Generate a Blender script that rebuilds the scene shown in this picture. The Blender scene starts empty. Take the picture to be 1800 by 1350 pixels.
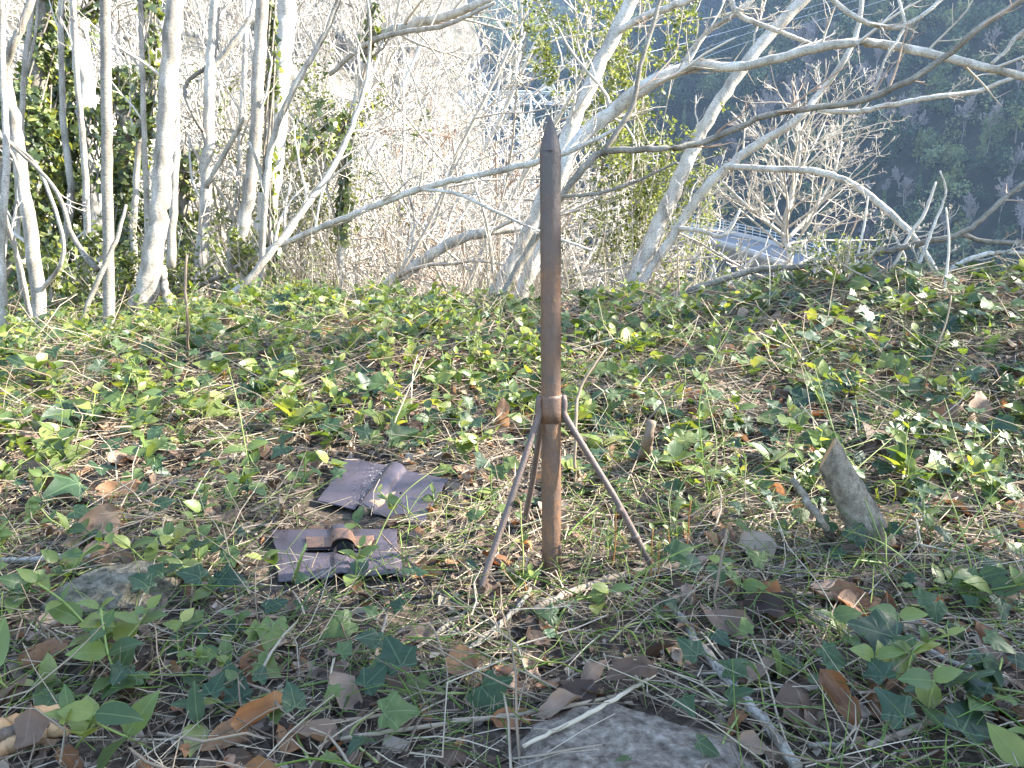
import bpy, math, random
import numpy as np

# ------------------------------------------------------------------ camera, sky, sun, exposure
SC = bpy.context.scene
COL = SC.collection
PITCH = math.radians(12.5)
CAM_H = 0.68
FPX = 1400.0                       # focal length in pixels of the 1800 px wide photograph
SUN_AZ, SUN_EL = math.radians(80), math.radians(33.6)

cam = bpy.data.cameras.new('camera')
cam_o = bpy.data.objects.new('camera', cam)
COL.objects.link(cam_o)
cam.sensor_width = 36.0
cam.lens = 36.0 * FPX / 1800.0
cam.clip_start, cam.clip_end = 0.02, 4000.0
cam_o.location = (0, 0, CAM_H)
cam_o.rotation_euler = (math.pi / 2 - PITCH, 0, 0)
SC.camera = cam_o

world = bpy.data.worlds.new('World')
SC.world = world
world.use_nodes = True
_wn = world.node_tree.nodes
_sky = _wn.new('ShaderNodeTexSky')
_sky.sky_type = 'NISHITA'
_sky.sun_disc = False
_sky.sun_elevation, _sky.sun_rotation = SUN_EL, SUN_AZ
_sky.air_density, _sky.dust_density, _sky.ozone_density = 1.0, 0.6, 1.5
world.node_tree.links.new(_sky.outputs[0], _wn['Background'].inputs[0])
_wn['Background'].inputs[1].default_value = 0.125

sun = bpy.data.lights.new('sun', 'SUN')
sun.energy, sun.angle, sun.color = 5.0, math.radians(0.53), (1.0, 0.95, 0.86)
sun_o = bpy.data.objects.new('sun', sun)
COL.objects.link(sun_o)
SUN_DIR = np.array([math.sin(SUN_AZ) * math.cos(SUN_EL), math.cos(SUN_AZ) * math.cos(SUN_EL), math.sin(SUN_EL)])
sun_o.rotation_euler = (math.pi / 2 - SUN_EL, 0, -SUN_AZ + math.pi)
sun_o.location = tuple(SUN_DIR * 50)

vs = SC.view_settings
vs.view_transform, vs.look, vs.gamma, vs.use_curve_mapping = 'Standard', 'None', 1.0, False
vs.exposure = 2.8
SC.render.engine = 'CYCLES'
cy = SC.cycles
cy.max_bounces, cy.diffuse_bounces, cy.glossy_bounces = 4, 2, 2
cy.transmission_bounces, cy.transparent_max_bounces, cy.volume_bounces = 3, 4, 0
cy.caustics_reflective = cy.caustics_refractive = False
cy.use_denoising = True
try:
    cy.denoiser = 'OPENIMAGEDENOISE'
    cy.denoising_input_passes = 'RGB_ALBEDO_NORMAL'
    cy.denoising_prefilter = 'ACCURATE'
except Exception:
    pass

rng = np.random.default_rng(7)
random.seed(7)

# ------------------------------------------------------------------ geometry helpers
SP, CP = math.sin(PITCH), math.cos(PITCH)


def P(px, py, D):
    """The point at depth D seen at pixel (px, py) of the 1800 x 1350 photograph."""
    u, v = (px - 900) / FPX, (py - 675) / FPX
    return np.array([u * D, D * (CP - v * SP), CAM_H + D * (-SP - v * CP)])


def ss(a, b, x):
    t = np.clip((np.asarray(x, float) - a) / (b - a), 0, 1)
    return t * t * (3 - 2 * t)


_tab = np.random.default_rng(3).random((64, 64))


def vnoise(x, y):
    x, y = np.asarray(x, float), np.asarray(y, float)
    xi, yi = np.floor(x).astype(int), np.floor(y).astype(int)
    fx, fy = x - xi, y - yi
    fx, fy = fx * fx * (3 - 2 * fx), fy * fy * (3 - 2 * fy)
    g = lambda i, j: _tab[i % 64, j % 64]
    return ((g(xi, yi) * (1 - fx) + g(xi + 1, yi) * fx) * (1 - fy) + (g(xi, yi + 1) * (1 - fx) + g(xi + 1, yi + 1) * fx) * fy) - 0.5


def fbm(x, y, o=4):
    s, a, f = 0, 1.0, 1.0
    for k in range(o):
        s = s + a * vnoise(x * f + 17.3 * k, y * f + 5.1 * k)
        a *= 0.5
        f *= 2.03
    return s


def crest_y(x):
    return 4.0 + 1.6 * ss(-0.8, -2.4, x) - 0.75 * ss(0.9, 2.0, x) + 0.25 * vnoise(np.asarray(x) * 1.3, 4.2)


def gz(x, y):
    """Height of the ground: the ivy bank near the camera, the fall to the valley, the hillsides beyond."""
    x, y = np.asarray(x, float), np.asarray(y, float)
    rise = 0.19 * ss(1.7, 3.6, y) + 0.2 * ss(0.5, 1.9, x) * ss(1.7, 3.0, y) - 0.1 * ss(-0.8, -2.2, x) * ss(2.0, 3.8, y)
    near = rise + 0.05 * fbm(x * 1.7, y * 1.7, 3) + 0.018 * fbm(x * 9, y * 9, 2)
    over = np.maximum(0, y - crest_y(x))
    near = near - 0.62 * (np.sqrt(over * over + 0.16) - 0.4) - 0.4 * np.maximum(0, -x - 7) * 0
    floor = -13 + 1.5 * fbm(x / 30, y / 30, 3)
    z = np.maximum(near, floor)
    far = ss(20, 45, y)
    # sunlit hillside closing the valley on one side
    d2 = (-0.75 * x + 0.66 * y) - 50
    zl = -14 + 0.85 * np.maximum(0, d2) - 1.9 * np.maximum(0, x + 0.165 * y + 22 * fbm(y / 30, x / 30, 3)) + 9 * fbm(x / 28, y / 28, 4)
    zl = np.minimum(zl, 210 + 14 * fbm(x / 60, y / 60, 3))
    # shaded mountain across the valley
    dx, dy = x - 25, y - 260
    d1 = 0.82 * dx + 0.57 * dy
    s = 0.57 * dx - 0.82 * dy
    zr = -12 + 0.98 * np.maximum(0, d1) + 12 * ss(0, 25, d1) - 1.9 * np.maximum(0, -s + 6 * fbm(d1 / 20, 3.3, 2)) + 16 * fbm(x / 40, y / 40, 5) * ss(0, 40, d1)
    zr = np.minimum(zr, 258 + 22 * fbm(x / 70, y / 70, 3))
    # far ridge
    zf = -12 + 0.82 * np.maximum(0, y - 345 - 50 * fbm(x / 120, 1.7, 2)) + 34 * fbm(x / 90, y / 90, 5) * ss(345, 430, y)
    zf = np.minimum(zf, 288)
    z = np.where(d2 > 0, np.maximum(z, -40 + (zl + 40) * far), z)
    z = np.where(d1 > 0, np.maximum(z, zr), z)
    z = np.where(y > 315, np.maximum(z, zf), z)
    return z


def G(px, py, zoff=0.0, dmax=9.0):
    """Where the sight line through a pixel meets the ground."""
    D = np.linspace(0.5, dmax, 1700)
    u, v = (px - 900) / FPX, (py - 675) / FPX
    X, Y, Z = u * D, D * (CP - v * SP), CAM_H + D * (-SP - v * CP)
    h = gz(X, Y) + zoff
    k = np.argmax(Z < h)
    if Z[k] >= h[k]:
        k = len(D) - 1
    return np.array([X[k], Y[k], float(h[k])])


def nrm(a):
    return a / np.maximum(np.linalg.norm(a, axis=-1, keepdims=True), 1e-9)


class MB:
    """Collects geometry for ONE mesh object."""

    def __init__(self):
        self.v, self.t, self.q, self.r, self.l, self.n = [], [], [], [], [], 0

    def add(self, v, tris=None, quads=None, rnd=0.0, luv=None):
        v = np.asarray(v, float).reshape(-1, 3)
        if tris is not None and len(tris):
            self.t.append(np.asarray(tris, np.int32) + self.n)
        if quads is not None and len(quads):
            self.q.append(np.asarray(quads, np.int32) + self.n)
        self.v.append(v)
        self.r.append(np.broadcast_to(np.asarray(rnd, float), (len(v),)))
        self.l.append(np.zeros((len(v), 2)) if luv is None else np.asarray(luv, float))
        self.n += len(v)
        return self

    def many(self, tpl, M, pos, rnd):
        """k copies of a template (verts, tris, luv) through matrices M (k,3,3) and positions."""
        tv, tt, tl = tpl
        k, n = len(pos), len(tv)
        if k == 0:
            return self
        V = np.einsum('kij,nj->kni', M, tv) + pos[:, None, :]
        T = (tt[None] + (np.arange(k) * n)[:, None, None]).reshape(-1, 3)
        return self.add(V.reshape(-1, 3), tris=T, rnd=np.repeat(rnd, n), luv=np.tile(tl, (k, 1)))

    def mesh(self, name):
        me = bpy.data.meshes.new(name)
        v = np.concatenate(self.v).astype(np.float32)
        t = np.concatenate(self.t) if self.t else np.zeros((0, 3), np.int32)
        q = np.concatenate(self.q) if self.q else np.zeros((0, 4), np.int32)
        me.vertices.add(len(v))
        me.vertices.foreach_set('co', v.ravel())
        loops = np.concatenate([t.ravel(), q.ravel()]).astype(np.int32)
        me.loops.add(len(loops))
        me.loops.foreach_set('vertex_index', loops)
        me.polygons.add(len(t) + len(q))
        starts = np.concatenate([np.arange(len(t)) * 3, len(t) * 3 + np.arange(len(q)) * 4]).astype(np.int32)
        me.polygons.foreach_set('loop_start', starts)
        me.polygons.foreach_set('use_smooth', np.ones(len(starts), bool))
        a = me.attributes.new('rnd', 'FLOAT', 'POINT')
        a.data.foreach_set('value', np.concatenate(self.r).astype(np.float32))
        l = np.concatenate(self.l)
        b = me.attributes.new('luv', 'FLOAT_VECTOR', 'POINT')
        b.data.foreach_set('vector', np.column_stack([l, np.zeros(len(l))]).astype(np.float32).ravel())
        me.update(calc_edges=True)
        me.validate()
        return me

    def build(self, name, mat, parent=None):
        o = bpy.data.objects.new(name, self.mesh(name))
        o.data.materials.append(mat)
        COL.objects.link(o)
        if parent is not None:
            o.parent = parent
        return o


def inst(name, mesh, parent=None, M=None, loc=(0, 0, 0)):
    """A new object that shares mesh data."""
    from mathutils import Matrix
    o = bpy.data.objects.new(name, mesh)
    COL.objects.link(o)
    if parent is not None:
        o.parent = parent
    if M is not None:
        m = Matrix([list(M[i]) + [loc[i]] for i in range(3)] + [[0, 0, 0, 1]])
        o.matrix_basis = m
    else:
        o.location = tuple(loc)
    return o


def empty(name, loc=(0, 0, 0)):
    o = bpy.data.objects.new(name, None)
    o.empty_display_size = 0.05
    o.location = tuple(float(c) for c in loc)
    COL.objects.link(o)
    return o


def tag(o, label=None, cat=None, group=None, kind=None):
    if label:
        o['label'] = label
    if cat:
        o['category'] = cat
        kind = kind or 'thing'
    if group:
        o['group'] = group
    if kind:
        o['kind'] = kind
    return o


def catmull(pts, n):
    """Smooth resampling of a polyline (k, c) to n points."""
    p = np.asarray(pts, float)
    if len(p) == 2:
        t = np.linspace(0, 1, n)[:, None]
        return p[0] * (1 - t) + p[1] * t
    q = np.vstack([2 * p[0] - p[1], p, 2 * p[-1] - p[-2]])
    s = np.concatenate([[0], np.cumsum(np.linalg.norm(np.diff(p[:, :3], axis=0), axis=1) + 1e-6)])
    tt = np.linspace(0, s[-1], n)
    k = np.clip(np.searchsorted(s, tt, side='right') - 1, 0, len(p) - 2)
    u = ((tt - s[k]) / (s[k + 1] - s[k]))[:, None]
    a, b, c, d = q[k], q[k + 1], q[k + 2], q[k + 3]
    return 0.5 * (2 * b + (c - a) * u + (2 * a - 5 * b + 4 * c - d) * u ** 2 + (3 * b - a - 3 * c + d) * u ** 3)


def tubes(mb, Pts, R, sides=5, rnd=None, cap=True):
    """k tubes at once: Pts (k,n,3), R (k,n)."""
    Pts, R = np.asarray(Pts, float), np.asarray(R, float)
    k, n, _ = Pts.shape
    if k == 0:
        return
    T = nrm(np.gradient(Pts, axis=1))
    ref = np.where(np.abs(T[:, :1, 2:3]) > 0.85, np.array([1.0, 0, 0]), np.array([0, 0, 1.0]))
    A = nrm(np.cross(T, np.broadcast_to(ref, T.shape)))
    B = np.cross(T, A)
    th = np.arange(sides) / sides * 2 * math.pi
    V = Pts[:, :, None, :] + R[:, :, None, None] * (A[:, :, None, :] * np.cos(th)[None, None, :, None] + B[:, :, None, :] * np.sin(th)[None, None, :, None])
    i, j = np.meshgrid(np.arange(n - 1), np.arange(sides), indexing='ij')
    j2 = (j + 1) % sides
    q = np.stack([i * sides + j, i * sides + j2, (i + 1) * sides + j2, (i + 1) * sides + j], -1).reshape(-1, 4)
    Q = (q[None] + (np.arange(k) * n * sides)[:, None, None]).reshape(-1, 4)
    if rnd is None:
        rnd = rng.random(k)
    L = np.linalg.norm(np.diff(Pts, axis=1), axis=2)
    al = np.concatenate([np.zeros((k, 1)), np.cumsum(L, 1)], 1)
    luv = np.stack([np.broadcast_to(th[None, None], (k, n, sides)), np.broadcast_to(al[:, :, None], (k, n, sides))], -1).reshape(-1, 2)
    tr = None
    if cap:
        c = [[(n - 1) * sides, (n - 1) * sides + a, (n - 1) * sides + a + 1] for a in range(1, sides - 1)]
        c += [[0, a + 1, a] for a in range(1, sides - 1)]
        c = np.array(c)
        tr = (c[None] + (np.arange(k) * n * sides)[:, None, None]).reshape(-1, 3)
    mb.add(V.reshape(-1, 3), quads=Q, tris=tr, rnd=np.repeat(np.broadcast_to(rnd, (k,)), n * sides), luv=luv)


def limb(mb, pts, r, n=None, sides=9, wob=0.0, rnd=None):
    """One limb from control points (k,3) with radii r (k)."""
    pts = np.asarray(pts, float)
    d = np.column_stack([pts, r])
    n = n or max(6, 4 * len(pts))
    c = catmull(d, n)
    rr = np.maximum(c[:, 3], 0.0008)
    if wob:
        c[:, :3] += wob * rr[:, None] * np.random.default_rng(int(abs(pts[0, 0]) * 1e4) + 5).normal(size=(n, 3))
        rr = rr * (1 + 0.045 * np.random.default_rng(11).normal(size=n) * min(1, wob * 3))
    tubes(mb, c[None, :, :3], rr[None], sides, rnd=rnd)
    return c[:, :3], rr


def kids(Pp, Rp, per, ang=(25, 55), lf=(0.4, 0.7), up=0.15, wig=0.16, n=6, tmin=0.2, rfac=0.6, rmin=0.0012, bias=None, r=None):
    """One generation of side branches for k parents: arrays (k*per, n, 3) and radii."""
    g = r or rng
    Pp, Rp = np.asarray(Pp, float), np.asarray(Rp, float)
    k, m, _ = Pp.shape
    idx = np.repeat(np.arange(k), per)
    t = (tmin + (1 - tmin) * g.random(len(idx))) * (m - 1)
    i = np.minimum(t.astype(int), m - 2)
    f = (t - i)[:, None]
    p0 = Pp[idx, i] * (1 - f) + Pp[idx, i + 1] * f
    r0 = Rp[idx, i] * (1 - f[:, 0]) + Rp[idx, i + 1] * f[:, 0]
    T = nrm(Pp[idx, i + 1] - Pp[idx, i])
    Lp = np.linalg.norm(np.diff(Pp, axis=1), axis=2).sum(1)[idx]
    perp = nrm(np.cross(T, g.normal(size=T.shape)))
    a = np.radians(g.uniform(*ang, len(idx)))[:, None]
    d = np.cos(a) * T + np.sin(a) * perp
    d[:, 2] += up
    if bias is not None:
        d = d + bias
    d = nrm(d)
    L = Lp * g.uniform(*lf, len(idx)) * (1.15 - 0.6 * t / (m - 1))
    w = np.cumsum(g.normal(size=(len(idx), n, 3)), 1) * wig
    dirs = d[:, None, :] + w
    dirs[:, :, 2] += up * np.linspace(0, 1, n)[None]
    dirs = nrm(dirs)
    step = (L / (n - 1))[:, None, None]
    pts = p0[:, None, :] + np.concatenate([np.zeros((len(idx), 1, 3)), np.cumsum(dirs[:, 1:] * step, 1)], 1)
    rr = np.maximum((np.minimum(r0 * rfac, L * 0.02 + 0.001))[:, None] * np.linspace(1, 0.4, n)[None], rmin)
    return pts, rr


# ------------------------------------------------------------------ materials
def new_mat(name):
    m = bpy.data.materials.new(name)
    m.use_nodes = True
    nt = m.node_tree
    return m, nt, nt.nodes['Principled BSDF'], nt.nodes['Material Output']


def N(nt, kind, **kw):
    n = nt.nodes.new(kind)
    for k, v in kw.items():
        if k.startswith('i_'):
            n.inputs[k[2:].replace('_', ' ')].default_value = v
        else:
            setattr(n, k, v)
    return n


def L(nt, a, b):
    nt.links.new(a, b)


def ramp(nt, fac, stops):
    r = nt.nodes.new('ShaderNodeValToRGB')
    e = r.color_ramp.elements
    while len(e) < len(stops):
        e.new(0.5)
    for el, (p, c) in zip(e, stops):
        el.position = p
        el.color = (*c, 1)
    L(nt, fac, r.inputs[0])
    return r.outputs[0]


def math_n(nt, op, a, b=None, clamp=False):
    n = N(nt, 'ShaderNodeMath', operation=op, use_clamp=clamp)
    for i, x in enumerate((a, b)):
        if x is None:
            continue
        if isinstance(x, (int, float)):
            n.inputs[i].default_value = x
        else:
            L(nt, x, n.inputs[i])
    return n.outputs[0]


def mixc(nt, fac, a, b, mode='MIX'):
    n = N(nt, 'ShaderNodeMix', data_type='RGBA', blend_type=mode)
    for s, x in ((0, fac), (6, a), (7, b)):
        if isinstance(x, (int, float)):
            n.inputs[s].default_value = x
        elif isinstance(x, tuple):
            n.inputs[s].default_value = (*x, 1)
        else:
            L(nt, x, n.inputs[s])
    return n.outputs[2]


def noise(nt, scale, detail=4, rough=0.6, coord=None, dist=0.0):
    n = N(nt, 'ShaderNodeTexNoise')
    n.inputs['Scale'].default_value, n.inputs['Detail'].default_value = scale, detail
    n.inputs['Roughness'].default_value, n.inputs['Distortion'].default_value = rough, dist
    if coord is None:
        coord = N(nt, 'ShaderNodeNewGeometry').outputs['Position']
    L(nt, coord, n.inputs['Vector'])
    return n.outputs['Fac']


def bump(nt, h, bsdf, strength=0.4, dist=0.01):
    b = N(nt, 'ShaderNodeBump')
    b.inputs['Strength'].default_value, b.inputs['Distance'].default_value = strength, dist
    L(nt, h, b.inputs['Height'])
    L(nt, b.outputs[0], bsdf.inputs['Normal'])


def rnd_socket(nt):
    a = N(nt, 'ShaderNodeAttribute', attribute_name='rnd').outputs['Fac']
    o = N(nt, 'ShaderNodeObjectInfo').outputs['Random']
    return math_n(nt, 'FRACT', math_n(nt, 'ADD', a, o))


def leaf_mat(name, stops, trans=0.35, rough=0.42, veins=None, spec=0.4, tcol=None, spots=None, midrib=None):
    m, nt, b, out = new_mat(name)
    r = rnd_socket(nt)
    c = ramp(nt, r, stops)
    nz = noise(nt, 55, 3)
    c = mixc(nt, 0.35, c, mixc(nt, nz, (0.35, 0.35, 0.35), (1.5, 1.5, 1.4)), 'MULTIPLY')
    if veins or midrib:
        uv = N(nt, 'ShaderNodeAttribute', attribute_name='luv').outputs['Vector']
        sx = N(nt, 'ShaderNodeSeparateXYZ')
        L(nt, uv, sx.inputs[0])
        ax, y = math_n(nt, 'ABSOLUTE', sx.outputs[0]), sx.outputs[1]
        if veins:
            ang = math_n(nt, 'ARCTAN2', ax, math_n(nt, 'ADD', y, 0.02))
            rad = math_n(nt, 'SQRT', math_n(nt, 'ADD', math_n(nt, 'MULTIPLY', ax, ax), math_n(nt, 'MULTIPLY', y, y)))
            dmin = None
            for a in (0.0, 0.92, 1.75):
                d = math_n(nt, 'MULTIPLY', math_n(nt, 'ABSOLUTE', math_n(nt, 'SUBTRACT', ang, a)), rad)
                dmin = d if dmin is None else math_n(nt, 'MINIMUM', dmin, d)
        else:
            dmin = ax
        mask = math_n(nt, 'SUBTRACT', 1.0, math_n(nt, 'DIVIDE', dmin, 0.02), clamp=True)
        c = mixc(nt, math_n(nt, 'MULTIPLY', mask, 0.42), c, veins or midrib)
    if spots:
        sp = noise(nt, 130, 2)
        c = mixc(nt, math_n(nt, 'MULTIPLY', math_n(nt, 'SUBTRACT', sp, 0.58, clamp=True), 4.0, clamp=True), c, spots)
    L(nt, c, b.inputs['Base Color'])
    b.inputs['Roughness'].default_value = rough
    b.inputs['Specular IOR Level'].default_value = spec
    bump(nt, noise(nt, 120, 3), b, 0.25, 0.003)
    if trans > 0:
        tr = N(nt, 'ShaderNodeBsdfTranslucent')
        L(nt, mixc(nt, 1.0, c, tcol or (1.7, 1.55, 0.55), 'MULTIPLY'), tr.inputs[0])
        mx = N(nt, 'ShaderNodeMixShader')
        mx.inputs[0].default_value = trans
        L(nt, b.outputs[0], mx.inputs[1])
        L(nt, tr.outputs[0], mx.inputs[2])
        L(nt, mx.outputs[0], out.inputs[0])
    return m


def bark_mat(name, c0, c1, c2, scale=9.0, stretch=0.35, rough=0.85, bstr=0.5):
    m, nt, b, out = new_mat(name)
    pos = N(nt, 'ShaderNodeNewGeometry').outputs['Position']
    mp = N(nt, 'ShaderNodeMapping')
    mp.inputs['Scale'].default_value = (1, 1, stretch)
    L(nt, pos, mp.inputs['Vector'])
    big = noise(nt, scale, 5, 0.65, mp.outputs[0])
    mp2 = N(nt, 'ShaderNodeMapping')
    mp2.inputs['Scale'].default_value = (1, 1, 2.6)
    L(nt, pos, mp2.inputs['Vector'])
    fine = noise(nt, scale * 8, 4, 0.6, mp2.outputs[0])
    c = ramp(nt, big, [(0.3, c0), (0.5, c1), (0.7, c2)])
    c = mixc(nt, 0.6, c, ramp(nt, fine, [(0.36, (0.22, 0.2, 0.18)), (0.5, (1, 1, 1)), (0.75, (1.3, 1.3, 1.25))]), 'MULTIPLY')
    L(nt, c, b.inputs['Base Color'])
    b.inputs['Roughness'].default_value = rough
    b.inputs['Specular IOR Level'].default_value = 0.25
    bump(nt, math_n(nt, 'ADD', fine, big), b, bstr, 0.004)
    return m


def plain_mat(name, stops, rough=0.85, nscale=40, spec=0.25, bstr=0.3, bdist=0.003, use_rnd=True, metal=0.0, trans=0.0):
    m, nt, b, out = new_mat(name)
    nz = noise(nt, nscale, 5, 0.65)
    if use_rnd:
        f = math_n(nt, 'ADD', math_n(nt, 'MULTIPLY', rnd_socket(nt), 0.75), math_n(nt, 'MULTIPLY', nz, 0.25))
    else:
        f = nz
    c = ramp(nt, f, stops)
    L(nt, c, b.inputs['Base Color'])
    b.inputs['Roughness'].default_value, b.inputs['Specular IOR Level'].default_value = rough, spec
    b.inputs['Metallic'].default_value = metal
    bump(nt, nz, b, bstr, bdist)
    if trans > 0:
        tr = N(nt, 'ShaderNodeBsdfTranslucent')
        L(nt, c, tr.inputs[0])
        mx = N(nt, 'ShaderNodeMixShader')
        mx.inputs[0].default_value = trans
        L(nt, b.outputs[0], mx.inputs[1])
        L(nt, tr.outputs[0], mx.inputs[2])
        L(nt, mx.outputs[0], out.inputs[0])
    return m


M_IVY = leaf_mat('ivy_leaf', [(0, (0.022, 0.045, 0.022)), (0.4, (0.036, 0.068, 0.028)), (0.75, (0.062, 0.098, 0.032)), (1, (0.13, 0.16, 0.04))], 0.3, 0.47, veins=(0.2, 0.27, 0.13), spec=0.36)
M_OVAL = leaf_mat('periwinkle_leaf', [(0, (0.05, 0.085, 0.028)), (0.3, (0.085, 0.13, 0.036)), (0.65, (0.15, 0.195, 0.045)), (0.88, (0.22, 0.245, 0.06)), (1, (0.27, 0.28, 0.09))], 0.40, 0.42, midrib=(0.25, 0.33, 0.12), spec=0.5)
M_IVYFAR = leaf_mat('climbing_ivy_leaf', [(0, (0.04, 0.065, 0.025)), (0.4, (0.08, 0.115, 0.036)), (0.7, (0.155, 0.19, 0.055)), (1, (0.28, 0.29, 0.09))], 0.35, 0.38, spec=0.6)
M_SHRUB = leaf_mat('shrub_leaf', [(0, (0.08, 0.11, 0.03)), (0.5, (0.15, 0.185, 0.05)), (1, (0.27, 0.29, 0.10))], 0.42, 0.45, tcol=(1.3, 1.25, 0.6))
M_DEAD = leaf_mat('dead_leaf', [(0, (0.035, 0.022, 0.016)), (0.25, (0.10, 0.062, 0.04)), (0.5, (0.19, 0.125, 0.085)), (0.75, (0.29, 0.20, 0.14)), (0.9, (0.33, 0.15, 0.06)), (1, (0.38, 0.29, 0.21))], 0.22, 0.7, midrib=(0.3, 0.22, 0.15), tcol=(1.4, 1.0, 0.6), spec=0.3)
M_ORANGE = leaf_mat('orange_dead_leaf', [(0, (0.17, 0.075, 0.03)), (0.5, (0.25, 0.12, 0.05)), (1, (0.33, 0.19, 0.095))], 0.3, 0.5, midrib=(0.3, 0.16, 0.07), tcol=(1.4, 0.8, 0.4), spots=(0.10, 0.05, 0.025))
M_STRAW = plain_mat('straw', [(0, (0.09, 0.062, 0.042)), (0.35, (0.24, 0.18, 0.12)), (0.7, (0.42, 0.34, 0.24)), (1, (0.60, 0.53, 0.40))], 0.7, 60, trans=0.15)
M_TWIG = plain_mat('ground_twig', [(0, (0.10, 0.07, 0.05)), (0.5, (0.24, 0.18, 0.125)), (1, (0.40, 0.33, 0.25))], 0.85, 90, bstr=0.6)
M_CHIP = plain_mat('litter_chip', [(0, (0.03, 0.02, 0.015)), (0.45, (0.12, 0.085, 0.062)), (0.8, (0.27, 0.21, 0.155)), (1, (0.46, 0.39, 0.31))], 0.85, 60)
M_GRASS = leaf_mat('grass_blade', [(0, (0.10, 0.17, 0.04)), (0.6, (0.17, 0.26, 0.055)), (1, (0.30, 0.34, 0.10))], 0.4, 0.45)
M_VINE = plain_mat('green_stem', [(0, (0.10, 0.14, 0.04)), (0.6, (0.20, 0.25, 0.07)), (1, (0.28, 0.26, 0.10))], 0.55, 60)
M_SHOOT = plain_mat('red_shoot', [(0, (0.28, 0.09, 0.03)), (1, (0.34, 0.2, 0.06))], 0.5, 60)
M_BARK = bark_mat('pale_bark', (0.13, 0.112, 0.088), (0.31, 0.275, 0.225), (0.48, 0.44, 0.38), 13, 0.3, 0.88, 0.9)
M_BARK2 = bark_mat('grey_bark', (0.11, 0.095, 0.075), (0.20, 0.175, 0.14), (0.30, 0.265, 0.215))
M_BARK3 = bark_mat('smooth_white_bark', (0.22, 0.195, 0.16), (0.44, 0.40, 0.34), (0.60, 0.56, 0.50), 11, 0.3, 0.85, 0.8)
M_TWIGW = plain_mat('pale_twig', [(0, (0.30, 0.25, 0.20)), (0.5, (0.46, 0.41, 0.34)), (1, (0.58, 0.53, 0.46))], 0.8, 50)
M_TWIGR = plain_mat('reddish_twig', [(0, (0.20, 0.12, 0.08)), (0.6, (0.36, 0.26, 0.19)), (1, (0.48, 0.40, 0.33))], 0.8, 50)

# ------------------------------------------------------------------ the ground: one sheet out to the far ridge
def spaced(lo, hi, core_lo, core_hi, step, growth):
    c = list(np.arange(core_lo, core_hi + 1e-6, step))
    s, x = step, core_hi
    while x < hi:
        s *= growth
        x += s
        c.append(x)
    s, x = step, core_lo
    while x > lo:
        s *= growth
        x -= s
        c.insert(0, x)
    return np.array(c)


gx = spaced(-430, 430, -3.2, 3.2, 0.03, 1.055)
gy = spaced(-30, 760, 0.55, 5.2, 0.026, 1.042)
_X, _Y = np.meshgrid(gx, gy)
_Z = gz(_X, _Y)
_core = ss(6, 4.6, _Y) * ss(4.5, 3.4, np.abs(_X))
_Z = _Z + _core * (0.012 * fbm(_X * 26, _Y * 26, 3))
_nx, _ny = len(gx), len(gy)
_i, _j = np.meshgrid(np.arange(_ny - 1), np.arange(_nx - 1), indexing='ij')
_q = np.stack([_i * _nx + _j, _i * _nx + _j + 1, (_i + 1) * _nx + _j + 1, (_i + 1) * _nx + _j], -1).reshape(-1, 4)


def ground_mat():
    m, nt, b, out = new_mat('forest_soil')
    pos = N(nt, 'ShaderNodeNewGeometry').outputs['Position']
    sx = N(nt, 'ShaderNodeSeparateXYZ')
    L(nt, pos, sx.inputs[0])
    n1, n2 = noise(nt, 6, 6, 0.7), noise(nt, 60, 6, 0.75)
    soil = ramp(nt, n2, [(0.32, (0.014, 0.010, 0.008)), (0.5, (0.06, 0.044, 0.032)), (0.64, (0.18, 0.135, 0.10))])
    soil = mixc(nt, math_n(nt, 'MULTIPLY', n1, 0.5), soil, (0.10, 0.08, 0.055))
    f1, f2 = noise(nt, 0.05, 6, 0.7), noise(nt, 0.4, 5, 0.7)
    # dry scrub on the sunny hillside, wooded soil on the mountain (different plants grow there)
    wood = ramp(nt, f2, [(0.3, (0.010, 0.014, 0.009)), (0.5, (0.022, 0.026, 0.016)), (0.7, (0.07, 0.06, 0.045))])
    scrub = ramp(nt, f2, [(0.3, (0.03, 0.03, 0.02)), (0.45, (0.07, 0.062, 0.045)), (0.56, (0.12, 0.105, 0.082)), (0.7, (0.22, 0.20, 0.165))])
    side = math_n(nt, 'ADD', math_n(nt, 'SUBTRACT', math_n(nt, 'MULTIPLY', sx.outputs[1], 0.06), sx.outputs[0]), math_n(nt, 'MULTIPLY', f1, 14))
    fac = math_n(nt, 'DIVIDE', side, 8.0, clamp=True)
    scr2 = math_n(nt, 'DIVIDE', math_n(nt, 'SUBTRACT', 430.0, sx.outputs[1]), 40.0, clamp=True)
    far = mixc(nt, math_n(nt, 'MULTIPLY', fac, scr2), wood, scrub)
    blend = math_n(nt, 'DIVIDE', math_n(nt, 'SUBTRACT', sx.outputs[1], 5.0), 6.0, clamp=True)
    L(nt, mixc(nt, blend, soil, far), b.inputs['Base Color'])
    b.inputs['Roughness'].default_value = 0.95
    b.inputs['Specular IOR Level'].default_value = 0.15
    bump(nt, n2, b, 0.8, 0.012)
    return m


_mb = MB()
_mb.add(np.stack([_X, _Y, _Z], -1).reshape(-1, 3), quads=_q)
ground = tag(_mb.build('ground', ground_mat()), kind='structure')

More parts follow.
